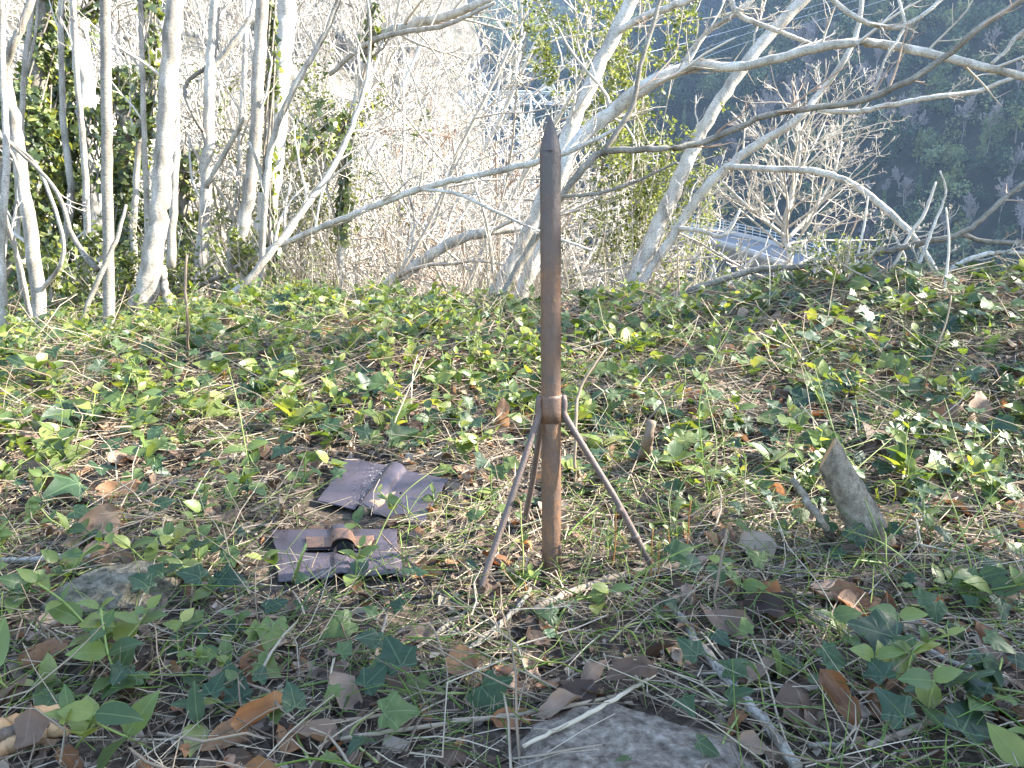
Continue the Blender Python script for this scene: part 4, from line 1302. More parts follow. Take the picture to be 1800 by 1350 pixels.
# leafless trees farther down the slope, their tops level with the bank
MT = []
for s in range(4):
    MT.append(bare_crown(460 + s, 9.0, stems=1 + s % 2, spread=0.16, rbase=0.0085, rmin=0.011, keep=(13, 6, 4), n=5, up=0.22, wig=0.17, lf=(0.32, 0.55), ang=(30, 65)).mesh('bare_crown'))
    MT[-1].materials.append(M_TWIGW)
for k, (px, D, h, where) in enumerate([(300, 24, 15, 'behind the thick pale trunk'), (400, 19, 13, 'behind the forked white tree'), (470, 27, 17, 'behind the brilliant white trunk'), (545, 20, 13, 'behind the leaning saplings'), (600, 30, 18, 'far behind the ivy-hung stem'),
        (655, 21, 13, 'behind the wide upper limb'), (705, 32, 18, 'at the edge of the sunny hillside'), (755, 22, 12.5, 'beside the pylon'), (810, 34, 17, 'in front of the pylon'), (860, 23, 11.5, 'between the pylon and the spike'), (915, 30, 14, 'behind the spike tip'), (765, 48, 22, 'before the corner of the sunny hillside'), (825, 55, 24, 'farthest down towards the pylon'), (80, 22, 15, 'behind the ivy columns'), (200, 28, 18, 'behind the dark pole')]):
    b = P(px, 520, D)
    b[2] = float(gz(b[0], b[1]))
    e = empty('bare_slope_tree', b)
    o = tag(inst('crown', MT[k % 4], e), kind='stuff')
    o.scale = (h / 8.6,) * 3
    e.rotation_euler = (0, 0, random.random() * 6.28)
    tag(e, f'tall leafless tree down the slope {where}', 'tree', 'leafless trees down the slope')

# bare shrubs on the slope beyond the bank
SH = []
for s in range(8):
    SH.append((bare_crown(400 + s, 3.4, stems=3 + s % 2, spread=0.42, rbase=0.0075, rmin=0.0036, keep=(7, 5, 3), n=5, up=0.12, wig=0.2, lf=(0.35, 0.62), ang=(30, 70)).mesh('bare_stems')))
    SH[-1].materials.append(M_TWIGR if s == 3 else M_TWIGW)
shrub_spots = [  # px, depth, height in metres, landmark phrase
    (640, 7.5, 4.2, 'behind the ivy-hung stem'), (715, 7.0, 3.8, 'behind the wide upper limb'), (775, 8.0, 4.6, 'above the stout sloping stem'),
    (835, 9.0, 4.9, 'in front of the pylon legs'), (880, 7.4, 3.2, 'between the sloping stem and the spike'), (935, 9.0, 4.0, 'directly behind the spike tip'),
    (985, 8.6, 3.6, 'behind the twin-stemmed pale tree'), (560, 8.5, 4.6, 'behind the leaning saplings'), (500, 9.5, 5.2, 'behind the brilliant white trunk'),
    (420, 9.0, 5.0, 'behind the grey leaning trunk'), (330, 10.5, 6.0, 'behind the forked white tree'), (1250, 6.2, 0.75, 'under the bridge'),
    (1310, 5.8, 0.7, 'at the foot of the round-headed shrub'), (1420, 5.0, 0.9, 'right of the round-headed shrub'), (1025, 7.4, 2.2, 'between the spike and the tall yellow-green shrub'),
    (870, 6.0, 1.6, 'low behind the spike'), (700, 6.0, 1.6, 'low behind the sloping stem'),
    (610, 12, 7.0, 'far behind the ivy-hung stem'), (745, 12, 7.0, 'far behind the wide upper limb'),
    (1510, 4.6, 0.7, 'behind the crest bush'), (200, 11, 6.5, 'behind the ivy columns'),
]
for k, (px, D, h, where) in enumerate(shrub_spots):
    b = P(px, 520, D)
    b[2] = float(gz(b[0], b[1]))
    e = empty('bare_shrub', b)
    o = inst('stems', SH[k % 8], e)
    tag(o, kind='stuff')
    sc = h / 3.2
    o.scale = (sc, sc, sc)
    e.rotation_euler = (0, 0, random.random() * 6.28)
    tag(e, f'leafless twiggy shrub {where}', 'shrub', 'leafless shrubs on the slope')

# ------------------------------------------------------------------ the rusty spike on its tripod
def rust_mat(name, dark, mid, orange, bias=0.5, rough=0.6, tip=None, bs=0.5):
    m, nt, b, out = new_mat(name)
    pos = N(nt, 'ShaderNodeNewGeometry').outputs['Position']
    mp = N(nt, 'ShaderNodeMapping')
    mp.inputs['Scale'].default_value = (1, 1, 0.45)
    L(nt, pos, mp.inputs['Vector'])
    n1 = noise(nt, 34, 8, 0.78, mp.outputs[0], 0.8)
    n2 = noise(nt, 240, 5, 0.7)
    f = math_n(nt, 'ADD', math_n(nt, 'MULTIPLY', n1, 0.72), math_n(nt, 'MULTIPLY', n2, 0.28))
    if tip:
        sx = N(nt, 'ShaderNodeSeparateXYZ')
        L(nt, pos, sx.inputs[0])
        f = math_n(nt, 'SUBTRACT', f, math_n(nt, 'MULTIPLY', math_n(nt, 'DIVIDE', math_n(nt, 'SUBTRACT', sx.outputs[2], tip[0]), tip[1], clamp=True), 0.32))
    c = ramp(nt, f, [(bias - 0.22, dark), (bias, mid), (bias + 0.13, orange), (bias + 0.26, tuple(min(1, x * 1.5) for x in orange))])
    L(nt, c, b.inputs['Base Color'])
    L(nt, math_n(nt, 'ADD', math_n(nt, 'MULTIPLY', n1, 0.4), rough - 0.2), b.inputs['Roughness'])
    b.inputs['Specular IOR Level'].default_value = 0.5
    b.inputs['Metallic'].default_value = 0.15
    bump(nt, math_n(nt, 'ADD', n2, n1), b, bs, 0.003)
    return m


M_RUST = rust_mat('rusty_pipe', (0.085, 0.066, 0.057), (0.125, 0.072, 0.046), (0.22, 0.105, 0.045), 0.49, 0.48, tip=(0.56, 0.2))
M_RUSTLEG = rust_mat('rusty_rod', (0.075, 0.06, 0.055), (0.125, 0.088, 0.072), (0.19, 0.095, 0.05), 0.54, 0.6)
M_STRAP = rust_mat('rustier_sheet', (0.06, 0.045, 0.045), (0.14, 0.08, 0.055), (0.26, 0.13, 0.06), 0.47, 0.6)
M_PLATE = rust_mat('rusty_sheet', (0.034, 0.028, 0.037), (0.062, 0.049, 0.060), (0.15, 0.08, 0.05), 0.57, 0.40, bs=0.3)

base = np.array([0.0755, 1.405, 0.0])
base[2] = float(gz(base[0], base[1]))
top = P(967, 205, 1.365)
shoulder_t = 0.932
spike = tag(empty('rusty_spike', base), 'rusty pointed steel pipe standing on three thin rod legs', 'spike')


def axis(t):
    return base + (top - base) * t


def lathe(mb, prof, sides=40, rnd=0.0, wob=0.0):
    """prof: (t along the spike, radius)."""
    ax = nrm(top - base)
    a = nrm(np.cross(ax, [0, 1, 0]))
    b = np.cross(ax, a)
    th = np.arange(sides) / sides * 2 * math.pi
    n = len(prof)
    V = np.stack([axis(t) - base + r * (np.cos(th)[:, None] * a + np.sin(th)[:, None] * b) for t, r in prof])
    i, j = np.meshgrid(np.arange(n - 1), np.arange(sides), indexing='ij')
    j2 = (j + 1) % sides
    q = np.stack([i * sides + j, i * sides + j2, (i + 1) * sides + j2, (i + 1) * sides + j], -1).reshape(-1, 4)
    if wob:
        V = V + wob * np.random.default_rng(4).normal(size=V.shape)
    mb.add(V.reshape(-1, 3), quads=q, rnd=rnd)


RP = 0.0181
_m = MB()
lathe(_m, [(-0.06, RP)] + [(t, RP * (1 + 0.012 * math.sin(37 * t))) for t in np.linspace(0, shoulder_t, 150)] + [(shoulder_t, RP)], sides=56, wob=0.00028)
_m.build('pipe', M_RUST, spike)
_m = MB()
lathe(_m, [(shoulder_t - 0.001, RP * 1.004)] + [(shoulder_t + (1 - shoulder_t - 0.002) * s, RP * (0.15 + 0.85 * (1 - s ** 1.3))) for s in np.linspace(0, 1, 18)] + [(1.0, 0.0018), (1.0005, 0.0)], sides=48, wob=0.00012)
_m.build('pointed_tip', M_RUST, spike)
_m = MB()
tc = 0.412
lathe(_m, [(tc - 0.055, RP + 0.0001), (tc - 0.055, RP + 0.0022), (tc - 0.03, RP + 0.0028), (tc, RP + 0.0024), (tc + 0.006, RP + 0.0018), (tc + 0.006, RP)], wob=0.0003)
_m.build('collar', M_RUST, spike)
_m = MB()
seam = np.array([axis(t) - base + np.array([RP * 0.86, -RP * 0.55, 0]) for t in np.linspace(-0.01, 0.075, 8)])
tubes(_m, seam[None], np.full((1, 8), 0.0035), 6)
_m.build('seam_strip', M_RUST, spike)
for ang_at, ft in (((-1.0, -0.35), (830, 1060)), ((1.0, -0.15), (1166, 1010)), ((-0.55, 0.85), (918, 930))):
    d = np.array([ang_at[0], ang_at[1], 0.0])
    d = d / np.linalg.norm(d)
    f = G(*ft)
    f[2] -= 0.02
    a0 = axis(tc + 0.004) + d * (RP + 0.0035)
    a1 = axis(tc - 0.035) + d * (RP + 0.005)
    _m = MB()
    mid = a1 * 0.5 + f * 0.5 + np.array([0.002, 0, 0.003])
    limb(_m, np.array([a0, (a0 + a1) / 2 + d * 0.002, a1, a1 * 0.88 + f * 0.12, mid, a1 * 0.2 + f * 0.8, f]) - base, [0.0062, 0.0066, 0.0068, 0.0062, 0.0062, 0.0063, 0.006], n=40, sides=10, wob=0.02)
    leg = _m.build('leg', M_RUSTLEG, spike)
    if ang_at[0] > 0:
        for s in (0.56, 0.72):
            c = a1 * (1 - s) + f * s - base
            ax = nrm(f - a1)
            _m = MB()
            tubes(_m, np.array([[c - ax * 0.005, c + ax * 0.005]]), np.full((1, 2), 0.0078), 10)
            _m.build('weld_band', M_RUSTLEG, leg)

# ------------------------------------------------------------------ two rusty sheet plates
def sheet(corners, nu, nv, height, holes=(), lift=0.008, thick=0.0026, warp=0.004, seed=1, win=None):
    """A bilinear sheet over four ground points TL TR BR BL with height(u, v) added; returns MB centred on its middle."""
    TL, TR, BR, BL = corners
    u, v = np.meshgrid(np.linspace(0, 1, nu), np.linspace(0, 1, nv))
    ju, jv = 0.025 * vnoise(v * 7 + seed, u * 1.2), 0.02 * vnoise(u * 9 + seed * 2, v * 1.2)
    u, v = u + ju, v + jv
    if win:
        u, v = win[0] + (win[1] - win[0]) * u, win[2] + (win[3] - win[2]) * v
    p = TL * ((1 - u) * (1 - v))[..., None] + TR * (u * (1 - v))[..., None] + BR * (u * v)[..., None] + BL * ((1 - u) * v)[..., None]
    n = nrm(np.cross(TR - TL, TL - BL))
    n = n if n[2] > 0 else -n
    h = height(u, v) + lift + warp * (fbm(u * 2.5 + seed, v * 2.5, 2))
    topv = p + n * h[..., None]
    botv = topv - n * thick
    i, j = np.meshgrid(np.arange(nv - 1), np.arange(nu - 1), indexing='ij')
    uc, vc = u[:-1, :-1] + 0.5 / nu, v[:-1, :-1] + 0.5 / nv
    keep = np.ones(uc.shape, bool)
    for hu, hv, ru, rv in holes:
        keep &= ((uc - hu) / ru) ** 2 + ((vc - hv) / rv) ** 2 > 1
    a = (i * nu + j)
    q = np.stack([a, a + nu, a + nu + 1, a + 1], -1)
    N0 = nu * nv
    quads = [tuple(x) for x in q[keep]]
    bott = [tuple(N0 + y for y in x[::-1]) for x in quads]
    edges = {}
    for f in quads:
        for e0, e1 in zip(f, f[1:] + f[:1]):
            edges[(e0, e1)] = 1
    rim = [(e1, e0, N0 + e0, N0 + e1) for (e0, e1) in edges if (e1, e0) not in edges]
    mb = MB()
    c = p.reshape(-1, 3).mean(0)
    mb.add(np.concatenate([topv.reshape(-1, 3), botv.reshape(-1, 3)]) - c, quads=np.array(quads + bott + rim))
    return mb, c


def ridge(u0, u1, w, h):
    def f(u, v):
        c = u0 + (u1 - u0) * v
        d = np.clip(np.abs(u - c) / w, 0, 1)
        return h * np.sqrt(np.maximum(0, 1 - d ** 2.2)) + 0.2 * h * np.exp(-((np.abs(u - c) - w) / (0.4 * w)) ** 2) * 0
    return f


cr = [G(611, 822), G(789, 858), G(742, 932), G(558, 893)]
zc = np.mean([c[2] for c in cr])
cr = [np.array([c[0], c[1], zc + dz]) for c, dz in zip(cr, (0.02, 0.016, 0.004, 0.006))]
_r1 = ridge(0.52, 0.47, 0.085, 0.016)
mb, c = sheet(cr, 90, 60, lambda u, v: _r1(u, v) - 0.02 * np.clip(v - 0.8, 0, 1) * np.abs(u - 0.5) + 0.004 * (1 - v) * u, holes=[(0.68, 0.52, 0.012, 0.016)], seed=3, warp=0.003)
plate_a = mb.build('bent_plate', M_PLATE)
plate_a.location = tuple(c)
tag(plate_a, 'plain rusty sheet-metal plate with one half-round ridge and a small hole', 'plate', 'rusty plates beside the spike')
# grey-white deposit of ash in the fold
_m = MB()
gq = np.random.default_rng(77)
nf = 300
uu, vv = np.clip(0.40 + 0.045 * gq.normal(size=nf) - 0.06 * gq.random(nf), 0.05, 0.44), np.clip(0.5 + 0.24 * gq.normal(size=nf), 0.1, 0.93)
pp = cr[0] * ((1 - uu) * (1 - vv))[:, None] + cr[1] * (uu * (1 - vv))[:, None] + cr[2] * (uu * vv)[:, None] + cr[3] * ((1 - uu) * vv)[:, None]
pp[:, 2] += 0.0125 + _r1(uu, vv)
chip = (np.array([(-.5, -.3, 0), (.5, -.35, .1), (.4, .4, 0), (-.4, .3, .12)]), np.array([[0, 1, 2], [0, 2, 3]]), np.zeros((4, 2)))
Bc = basis(np.array([0, 0, 1.0]) + 0.5 * gq.normal(size=(nf, 3)), gq.uniform(0, 6.28, nf)) * (gq.uniform(0.0012, 0.0045, nf))[:, None, None]
_m.many(chip, Bc, pp - c, gq.random(nf))
tag(_m.build('pale_flakes', plain_mat('pale_flake', [(0, (0.08, 0.075, 0.075)), (0.5, (0.11, 0.105, 0.11)), (1, (0.21, 0.2, 0.205))], 0.9), plate_a), kind='stuff')

cf = [G(480, 944), G(698, 938), G(708, 1024), G(488, 1032)]
zc = np.mean([q[2] for q in cf])
cf = [np.array([q[0], q[1], zc + 0.006]) for q in cf]
holed = empty('holed_plate', np.mean(cf, 0))
tag(holed, 'rusty plate with a round pipe opening and a strap across it, nearer the viewer', 'plate', 'rusty plates beside the spike')
_off2 = np.array(holed.location)
_rb = ridge(0.545, 0.56, 0.085, 0.013)
_rf = ridge(0.53, 0.51, 0.07, 0.008)


def hh(u, v):
    return np.where(v < 0.5, _rb(u, v), _rf(u, v) * ss(0.5, 0.62, v)) - 0.012 * ss(0.94, 1.0, u) * v


mb, c = sheet(cf, 110, 70, hh, holes=[(0.55, 0.50, 0.085, 0.15), (0.36, 0.47, 0.14, 0.04), (0.7, 0.5, 0.08, 0.02)], seed=5, warp=0.003)
mb.v = [v + c - _off2 for v in mb.v]
mb.build('sheet', M_PLATE, holed)
mb, c = sheet(cf, 70, 16, lambda u, v: ridge(0.55, 0.55, 0.095, 0.018)(u, v), win=(0.255, 0.80, 0.22, 0.44), lift=0.0125, warp=0.003, seed=9, thick=0.003)
mb.v = [v + c - _off2 for v in mb.v]
mb.build('strap', M_STRAP, holed)
_m = MB()
pc = cf[0] * 0.45 * 0.5 + cf[1] * 0.55 * 0.5 + cf[2] * 0.55 * 0.5 + cf[3] * 0.45 * 0.5
th = np.linspace(0, 2 * math.pi, 25)[:-1]
rings = []
for rr_, zz in ((0.021, 0.020), (0.0185, 0.0205), (0.018, -0.02), (0.0, -0.022)):
    rings.append(np.column_stack([pc[0] + rr_ * np.cos(th), pc[1] + rr_ * 1.05 * np.sin(th), pc[2] + zz - 0.55 * rr_ * (1 - np.sin(th)) * (zz > 0)]))
V = np.concatenate(rings) - _off2
q = []
for a in range(3):
    for b in range(24):
        q.append((a * 24 + b, a * 24 + (b + 1) % 24, (a + 1) * 24 + (b + 1) % 24, (a + 1) * 24 + b))
_m.add(V, quads=q)
_m.build('pipe_opening', rust_mat('dark_bore', (0.012, 0.01, 0.009), (0.02, 0.015, 0.013), (0.05, 0.025, 0.015), 0.6, 0.9), holed)

_m = MB()
nf = 230
uu, vv = gq.random(nf), gq.random(nf)
keepm = (vnoise(uu * 5 + 3, vv * 4) > 0.02) & (np.hypot((uu - 0.55) / 0.1, (vv - 0.5) / 0.17) > 1)
uu, vv = uu[keepm], vv[keepm]
nf = len(uu)
pp = cf[0] * ((1 - uu) * (1 - vv))[:, None] + cf[1] * (uu * (1 - vv))[:, None] + cf[2] * (uu * vv)[:, None] + cf[3] * ((1 - uu) * vv)[:, None]
inst_ = (uu > 0.255) & (uu < 0.80) & (vv > 0.22) & (vv < 0.44)
pp[:, 2] += np.where(inst_, 0.015 + ridge(0.55, 0.55, 0.095, 0.018)(uu, vv), 0.011 + hh(uu, vv))
_m.many(chip, basis(np.array([0, 0, 1.0]) + 0.35 * gq.normal(size=(nf, 3)), gq.uniform(0, 6.28, nf)) * (gq.uniform(0.0015, 0.006, nf))[:, None, None], pp - _off2, gq.random(nf))
tag(_m.build('dirt', plain_mat('dark_dirt', [(0, (0.02, 0.015, 0.012)), (1, (0.10, 0.07, 0.05))], 0.95), holed), kind='stuff')

# ------------------------------------------------------------------ stones, log, sticks
M_STONE = plain_mat('grey_stone', [(0.3, (0.055, 0.042, 0.03)), (0.45, (0.15, 0.12, 0.092)), (0.58, (0.24, 0.2, 0.155)), (0.72, (0.38, 0.32, 0.26))], 0.95, 60, use_rnd=False, bstr=1.0, bdist=0.015)
M_STONEM = plain_mat('mossy_stone', [(0.3, (0.05, 0.045, 0.03)), (0.5, (0.15, 0.13, 0.09)), (0.7, (0.27, 0.235, 0.17))], 0.95, 55, use_rnd=False, bstr=1.0, bdist=0.015)


def rock(name, center, ax, seed, mat, yaw=0.0, flat=1.0, tilt=(0, 0)):
    g = np.random.default_rng(seed)
    n1, n2 = 96, 56
    th = np.linspace(0, 2 * math.pi, n1, endpoint=False)
    ph = np.linspace(0.0, math.pi, n2)
    d = np.stack([np.outer(np.sin(ph), np.cos(th)), np.outer(np.sin(ph), np.sin(th)), np.repeat(np.cos(ph)[:, None], n1, 1)], -1)
    r = np.ones(d.shape[:2])
    for k in range(9):
        nn = nrm(g.normal(size=3))
        r = np.minimum(r, (0.72 + 0.25 * g.random()) / np.maximum(0.05, d @ nn))
    r = np.minimum(r, flat / np.maximum(0.05, np.abs(d[..., 2])))
    V = d * r[..., None]
    V = V * (1 + 0.10 * fbm(V[..., 0] * 2.3 + seed, V[..., 1] * 2.3 + V[..., 2] * 1.7, 3) + 0.05 * fbm(V[..., 0] * 11 + V[..., 2] * 7, V[..., 1] * 11 + seed, 3))[..., None]
    V[0], V[-1] = V[0].mean(0), V[-1].mean(0)
    V = V * np.array(ax)
    cz_, sz_ = math.cos(yaw), math.sin(yaw)
    V = V @ np.array([[cz_, sz_, 0], [-sz_, cz_, 0], [0, 0, 1]])
    V[..., 2] += V[..., 0] * tilt[0] + V[..., 1] * tilt[1]
    i, j = np.meshgrid(np.arange(n2 - 1), np.arange(n1), indexing='ij')
    j2 = (j + 1) % n1
    q = np.stack([i * n1 + j, (i + 1) * n1 + j, (i + 1) * n1 + j2, i * n1 + j2], -1).reshape(-1, 4)
    mb = MB()
    mb.add(V.reshape(-1, 3), quads=q)
    o = mb.build(name, mat)
    o.location = tuple(center)
    return o


o = rock('mossy_rock', G(195, 1062) + np.array([0, 0.02, -0.022]), (0.12, 0.07, 0.085), 5, M_STONEM, 0.5, 0.8)
tag(o, 'grey mossy rock half buried in ivy, left of the plates', 'rock')
o = rock('flat_stone', G(1125, 1330) + np.array([0, 0.0, -0.02]), (0.165, 0.125, 0.055), 8, M_STONE, 0.1, 0.7, tilt=(-0.05, -0.10))
tag(o, 'flat pale stone slab at the bottom edge', 'stone')
o = rock('half_buried_stone', G(420, 935) + np.array([0, 0.03, -0.012]), (0.03, 0.03, 0.02), 12, M_STONEM, 0.3, 0.8)
tag(o, 'small dark stone beyond the holed plate', 'stone')

M_LOG = bark_mat('log_bark', (0.09, 0.072, 0.052), (0.25, 0.205, 0.15), (0.42, 0.36, 0.275), 45, 0.7, 0.9, 1.0)
M_CUT = plain_mat('cut_wood', [(0.2, (0.30, 0.14, 0.05)), (0.8, (0.48, 0.32, 0.17))], 0.8, 50, use_rnd=False)
b0 = G(1546, 968)
t0 = P(1454, 796, 1.60)
log = tag(empty('cut_log', b0), 'short cut log leaning in the litter, bark peeling at its slanted top', 'log')
ax = nrm(t0 - b0)
a = nrm(np.cross(ax, [0, 1, 0]))
b = np.cross(ax, a)
n, sd = 26, 26
th = np.arange(sd) / sd * 2 * math.pi
Lg = np.linalg.norm(t0 - b0)
gk = np.random.default_rng(9)
V = []
for k, s in enumerate(np.linspace(-0.12, 1.0, n)):
    rr = (0.036 + 0.002 * math.sin(5 * s)) * (1 + 0.03 * gk.normal(size=sd)) * (1.0 - 0.12 * s)
    dirs = np.cos(th)[:, None] * a + np.sin(th)[:, None] * b
    cut = 0.0 if s < 0.75 else (s - 0.75) / 0.25
    sl = 0.024 * cut * (np.cos(th + 0.4)[:, None]) * ax * -1
    V.append(b0 + ax * (Lg * s) + dirs * rr[:, None] + sl)
V = np.array(V)
i, j = np.meshgrid(np.arange(n - 1), np.arange(sd), indexing='ij')
j2 = (j + 1) % sd
_m = MB()
_m.add(V.reshape(-1, 3) - b0, quads=np.stack([i * sd + j, i * sd + j2, (i + 1) * sd + j2, (i + 1) * sd + j], -1).reshape(-1, 4))
_m.build('bark', M_LOG, log)
_m = MB()
capv = V[-1] - b0 - ax * 0.002
ctr = capv.mean(0)
_m.add(np.vstack([capv * 0.98 + ctr * 0.02, ctr[None]]), tris=[(sd, k, (k + 1) % sd) for k in range(sd)])
_m.build('cut_face', M_CUT, log)

REG = []          # (object, noun, x, y, tail) for the labels given at the end


def reg(o, noun, tail=''):
    REG.append((o, noun, float(o.location[0]), float(o.location[1]), tail))
    return o


def stick(name, pts, label, mat=M_TWIG, cat='stick', sides=8, lift=0.006, wob=0.25, group=None, free=()):
    """A stick lying on the ground through (px, py, width px) points; points in free are (px, py, w, D) with their own depth."""
    p, r = [], []
    for q in pts:
        if len(q) == 4:
            g_ = P(q[0], q[1], q[3])
        else:
            g_ = G(q[0], q[1])
            g_[2] += lift
        D = g_[1] * CP - (g_[2] - CAM_H) * SP
        p.append(g_)
        r.append(q[2] / 2 * D / FPX)
    p = np.array(p)
    mb = MB()
    limb(mb, p - p[0], r, n=max(12, 5 * len(p)), sides=sides, wob=wob)
    o = mb.build(name, mat)
    o.location = tuple(p[0])
    return tag(o, label, cat, group)


GS = 'fallen sticks on the bank'
stick('fallen_branch', [(1188, 1092, 16), (1240, 1160, 19), (1290, 1222, 20), (1345, 1290, 20), (1400, 1365, 21)], 'thick pale branch running down to the bottom edge beside the flat stone', M_BARK, lift=0.012, group=GS)
stick('fallen_stick', [(-20, 1008, 9), (60, 1004, 10), (110, 1000, 11), (160, 1002, 10)], 'pale stick reaching in from the left edge above the mossy rock', M_BARK, lift=0.025, group=GS)
stick('fallen_stick', [(640, 905, 22), (690, 882, 24), (735, 858, 20)], 'short stout stick behind the plates', M_TWIG, lift=0.01, group=GS)
stick('fallen_stick', [(1130, 812, 20), (1140, 775, 19, 1.93), (1150, 738, 18, 1.92)], 'upright cut stub right of the spike', M_TWIG, cat='stub')
stick('fallen_stick', [(1392, 842, 12, 1.62), (1420, 880, 14, 1.60), (1447, 918, 13, 1.56), (1462, 955, 13)], 'thin bark-covered stick leaning beside the cut log', M_LOG, group=GS)
stick('fallen_stick', [(940, 1085, 12), (1010, 1050, 13), (1090, 1024, 13), (1180, 1008, 13), (1270, 985, 12), (1330, 965, 10)], 'root-like brown stick passing right of the spike foot', M_TWIG, lift=0.012, group=GS)
stick('fallen_stick', [(600, 1320, 7), (760, 1295, 8), (900, 1275, 8), (1010, 1260, 7), (1090, 1242, 6)], 'long thin stick ending on the flat stone', M_STRAW, lift=0.016, group=GS)
stick('fallen_stick', [(920, 1350, 7), (1000, 1312, 8), (1060, 1278, 8), (1120, 1240, 7), (1150, 1222, 5)], 'thin stick laid across the flat stone', M_STRAW, lift=0.03, group=GS)
stick('fallen_stick', [(1298, 1010, 8), (1360, 1050, 10), (1430, 1090, 10), (1500, 1125, 11), (1540, 1140, 11)], 'long tan stick right of the spike, pointing at the folded dark leaf', M_TWIG, lift=0.014, group=GS)
stick('fallen_stick', [(1330, 1048, 10), (1420, 1092, 12), (1480, 1120, 12), (1545, 1140, 10)], 'grey stick lying along the long tan one', M_BARK2, lift=0.008, group=GS)
stick('fallen_stick', [(1590, 1130, 8), (1660, 1175, 10), (1730, 1200, 11), (1765, 1212, 9)], 'pale slanting stick below the round pale leaf', M_BARK, lift=0.015, group=GS)
stick('fallen_stick', [(1520, 1330, 11), (1580, 1305, 12), (1640, 1282, 12), (1690, 1278, 10)], 'brown forked stick near the bottom right', M_TWIG, lift=0.012, group=GS)
stick('fallen_stick', [(1420, 1325, 9), (1450, 1322, 10), (1480, 1324, 9)], 'short broken stick by the bottom edge', M_BARK, lift=0.01, group=GS)
stick('fallen_stick', [(820, 1160, 8), (880, 1110, 9), (905, 1090, 9), (925, 1065, 8), (932, 1048, 6)], 'bent grey stick in front of the spike', M_BARK2, lift=0.014, group=GS)
stick('fallen_stick', [(700, 1122, 6), (780, 1105, 7), (850, 1098, 6), (870, 1112, 5)], 'hooked thin stick in front of the spike', M_TWIG, lift=0.014, group=GS)
stick('fallen_stick', [(690, 1180, 7), (750, 1135, 8), (800, 1098, 8), (840, 1070, 6)], 'straight grey stick pointing at the spike foot', M_BARK2, lift=0.008, group=GS)
stick('fallen_stick', [(790, 1092, 8, 1.31), (800, 1110, 8), (812, 1124, 6)], 'stubby grey chip of a stick left of the spike foot', M_BARK2, group=GS)
stick('fallen_stick', [(950, 1100, 6), (980, 1124, 7), (1016, 1148, 6)], 'short straight twig in front of the spike foot', M_TWIG, lift=0.01, group=GS)
stick('dry_stem', [(1010, 870, 5), (1012, 760, 6, 1.95), (1018, 690, 6, 2.0), (1042, 645, 5, 2.02), (1066, 612, 4, 2.05)], 'dry pale stem standing close behind the spike collar', M_STRAW, cat='stem')
stick('dry_stem', [(1620, 700, 4), (1640, 630, 3, 2.2), (1665, 560, 3, 2.2), (1672, 520, 3, 2.2)], 'dry pale stem standing tall on the right of the bank', M_STRAW, cat='stem')
stick('dry_stem', [(330, 640, 5), (330, 560, 5, 2.7), (326, 505, 5, 2.7), (328, 450, 4, 2.7)], 'dark thin stem rising before the thick pale trunk', M_TWIG, cat='stem')
stick('thorny_shoot', [(515, 1030, 6), (528, 985, 6, 1.33), (540, 955, 5, 1.33)], 'green-brown shoot sticking up in front of the holed plate', M_VINE, cat='shoot')
stick('fallen_stick', [(495, 912, 7), (496, 890, 9, 1.62), (494, 874, 9, 1.62)], 'short tan stub standing left of the plain plate', M_STRAW, cat='stub')
for q in ([(1450, 1120, 9), (1560, 1120, 9)],):
    pass
w = tag(empty('split_wood', G(40, 1330)), 'splintered orange-tan piece of wood in the bottom left corner', 'wood')
for k, (y0, y1, c_) in enumerate(((1318, 1276, M_CUT), (1330, 1292, M_TWIG), (1345, 1300, M_CUT))):
    p = np.array([G(-30, y0 + 6), G(30, (y0 + y1) / 2), G(80, y1 + 4), G(126, y1)])
    p[:, 2] += 0.022 - 0.006 * k
    mb = MB()
    limb(mb, p - np.array(w.location), [0.011, 0.012, 0.011, 0.005], n=20, sides=7, wob=0.15)
    mb.build('splinter', c_, w)

# ------------------------------------------------------------------ single dead leaves that stand out
GD = 'large dead leaves on the bank'


def dead(px, py, size, label, mat='dead', yaw=0.0, nv=(0, 0, 1), k=0, lift=0.012, group=GD, rndn=None):
    p = G(px, py)
    p[2] += lift
    B = basis(np.array([nv], float), np.array([yaw]))[0] * size
    o = inst('dead_leaf', (ME_DEAD if mat == 'dead' else ME_ORANGE)[k % 18], None, B, p)
    return tag(o, label, 'leaf', group)


dead(882, 760, 0.115, 'large orange-brown leaf standing on edge left of the spike', 'orange', 1.9, (0.35, -0.9, 0.25), 2, 0.05)
dead(722, 775, 0.085, 'tan curled leaf above the plain plate', 'dead', 0.6, (0.1, -0.7, 0.6), 4, 0.03)
dead(842, 585, 0.08, 'pale tan leaf near the bank crest left of the spike', 'dead', 1.2, (0.1, -0.7, 0.5), 6, 0.03)
dead(752, 1024, 0.062, 'orange crumpled leaf just right of the holed plate', 'orange', 0.1, (0.1, -0.3, 0.9), 5)
dead(815, 1190, 0.06, 'bright orange crumpled leaf in the front litter', 'orange', 0.5, (0, -0.6, 0.7), 7, 0.02)
dead(890, 1195, 0.04, 'small orange leaf fragment beside the bright crumpled leaf', 'orange', -0.6, (0, -0.3, 0.9), 9)
dead(1490, 1072, 0.075, 'glossy rust-brown leaf beside the round pale leaf', 'orange', 2.6, (-0.2, -0.6, 0.7), 3, 0.025)
dead(1360, 1098, 0.11, 'long dark brown leaf right of the spike foot', 'dead', 3.0, (0, -0.4, 0.9), 1, 0.02)
dead(1272, 1120, 0.10, 'grey-brown folded leaf under the long tan stick', 'dead', 2.4, (0, -0.3, 0.9), 8, 0.018)
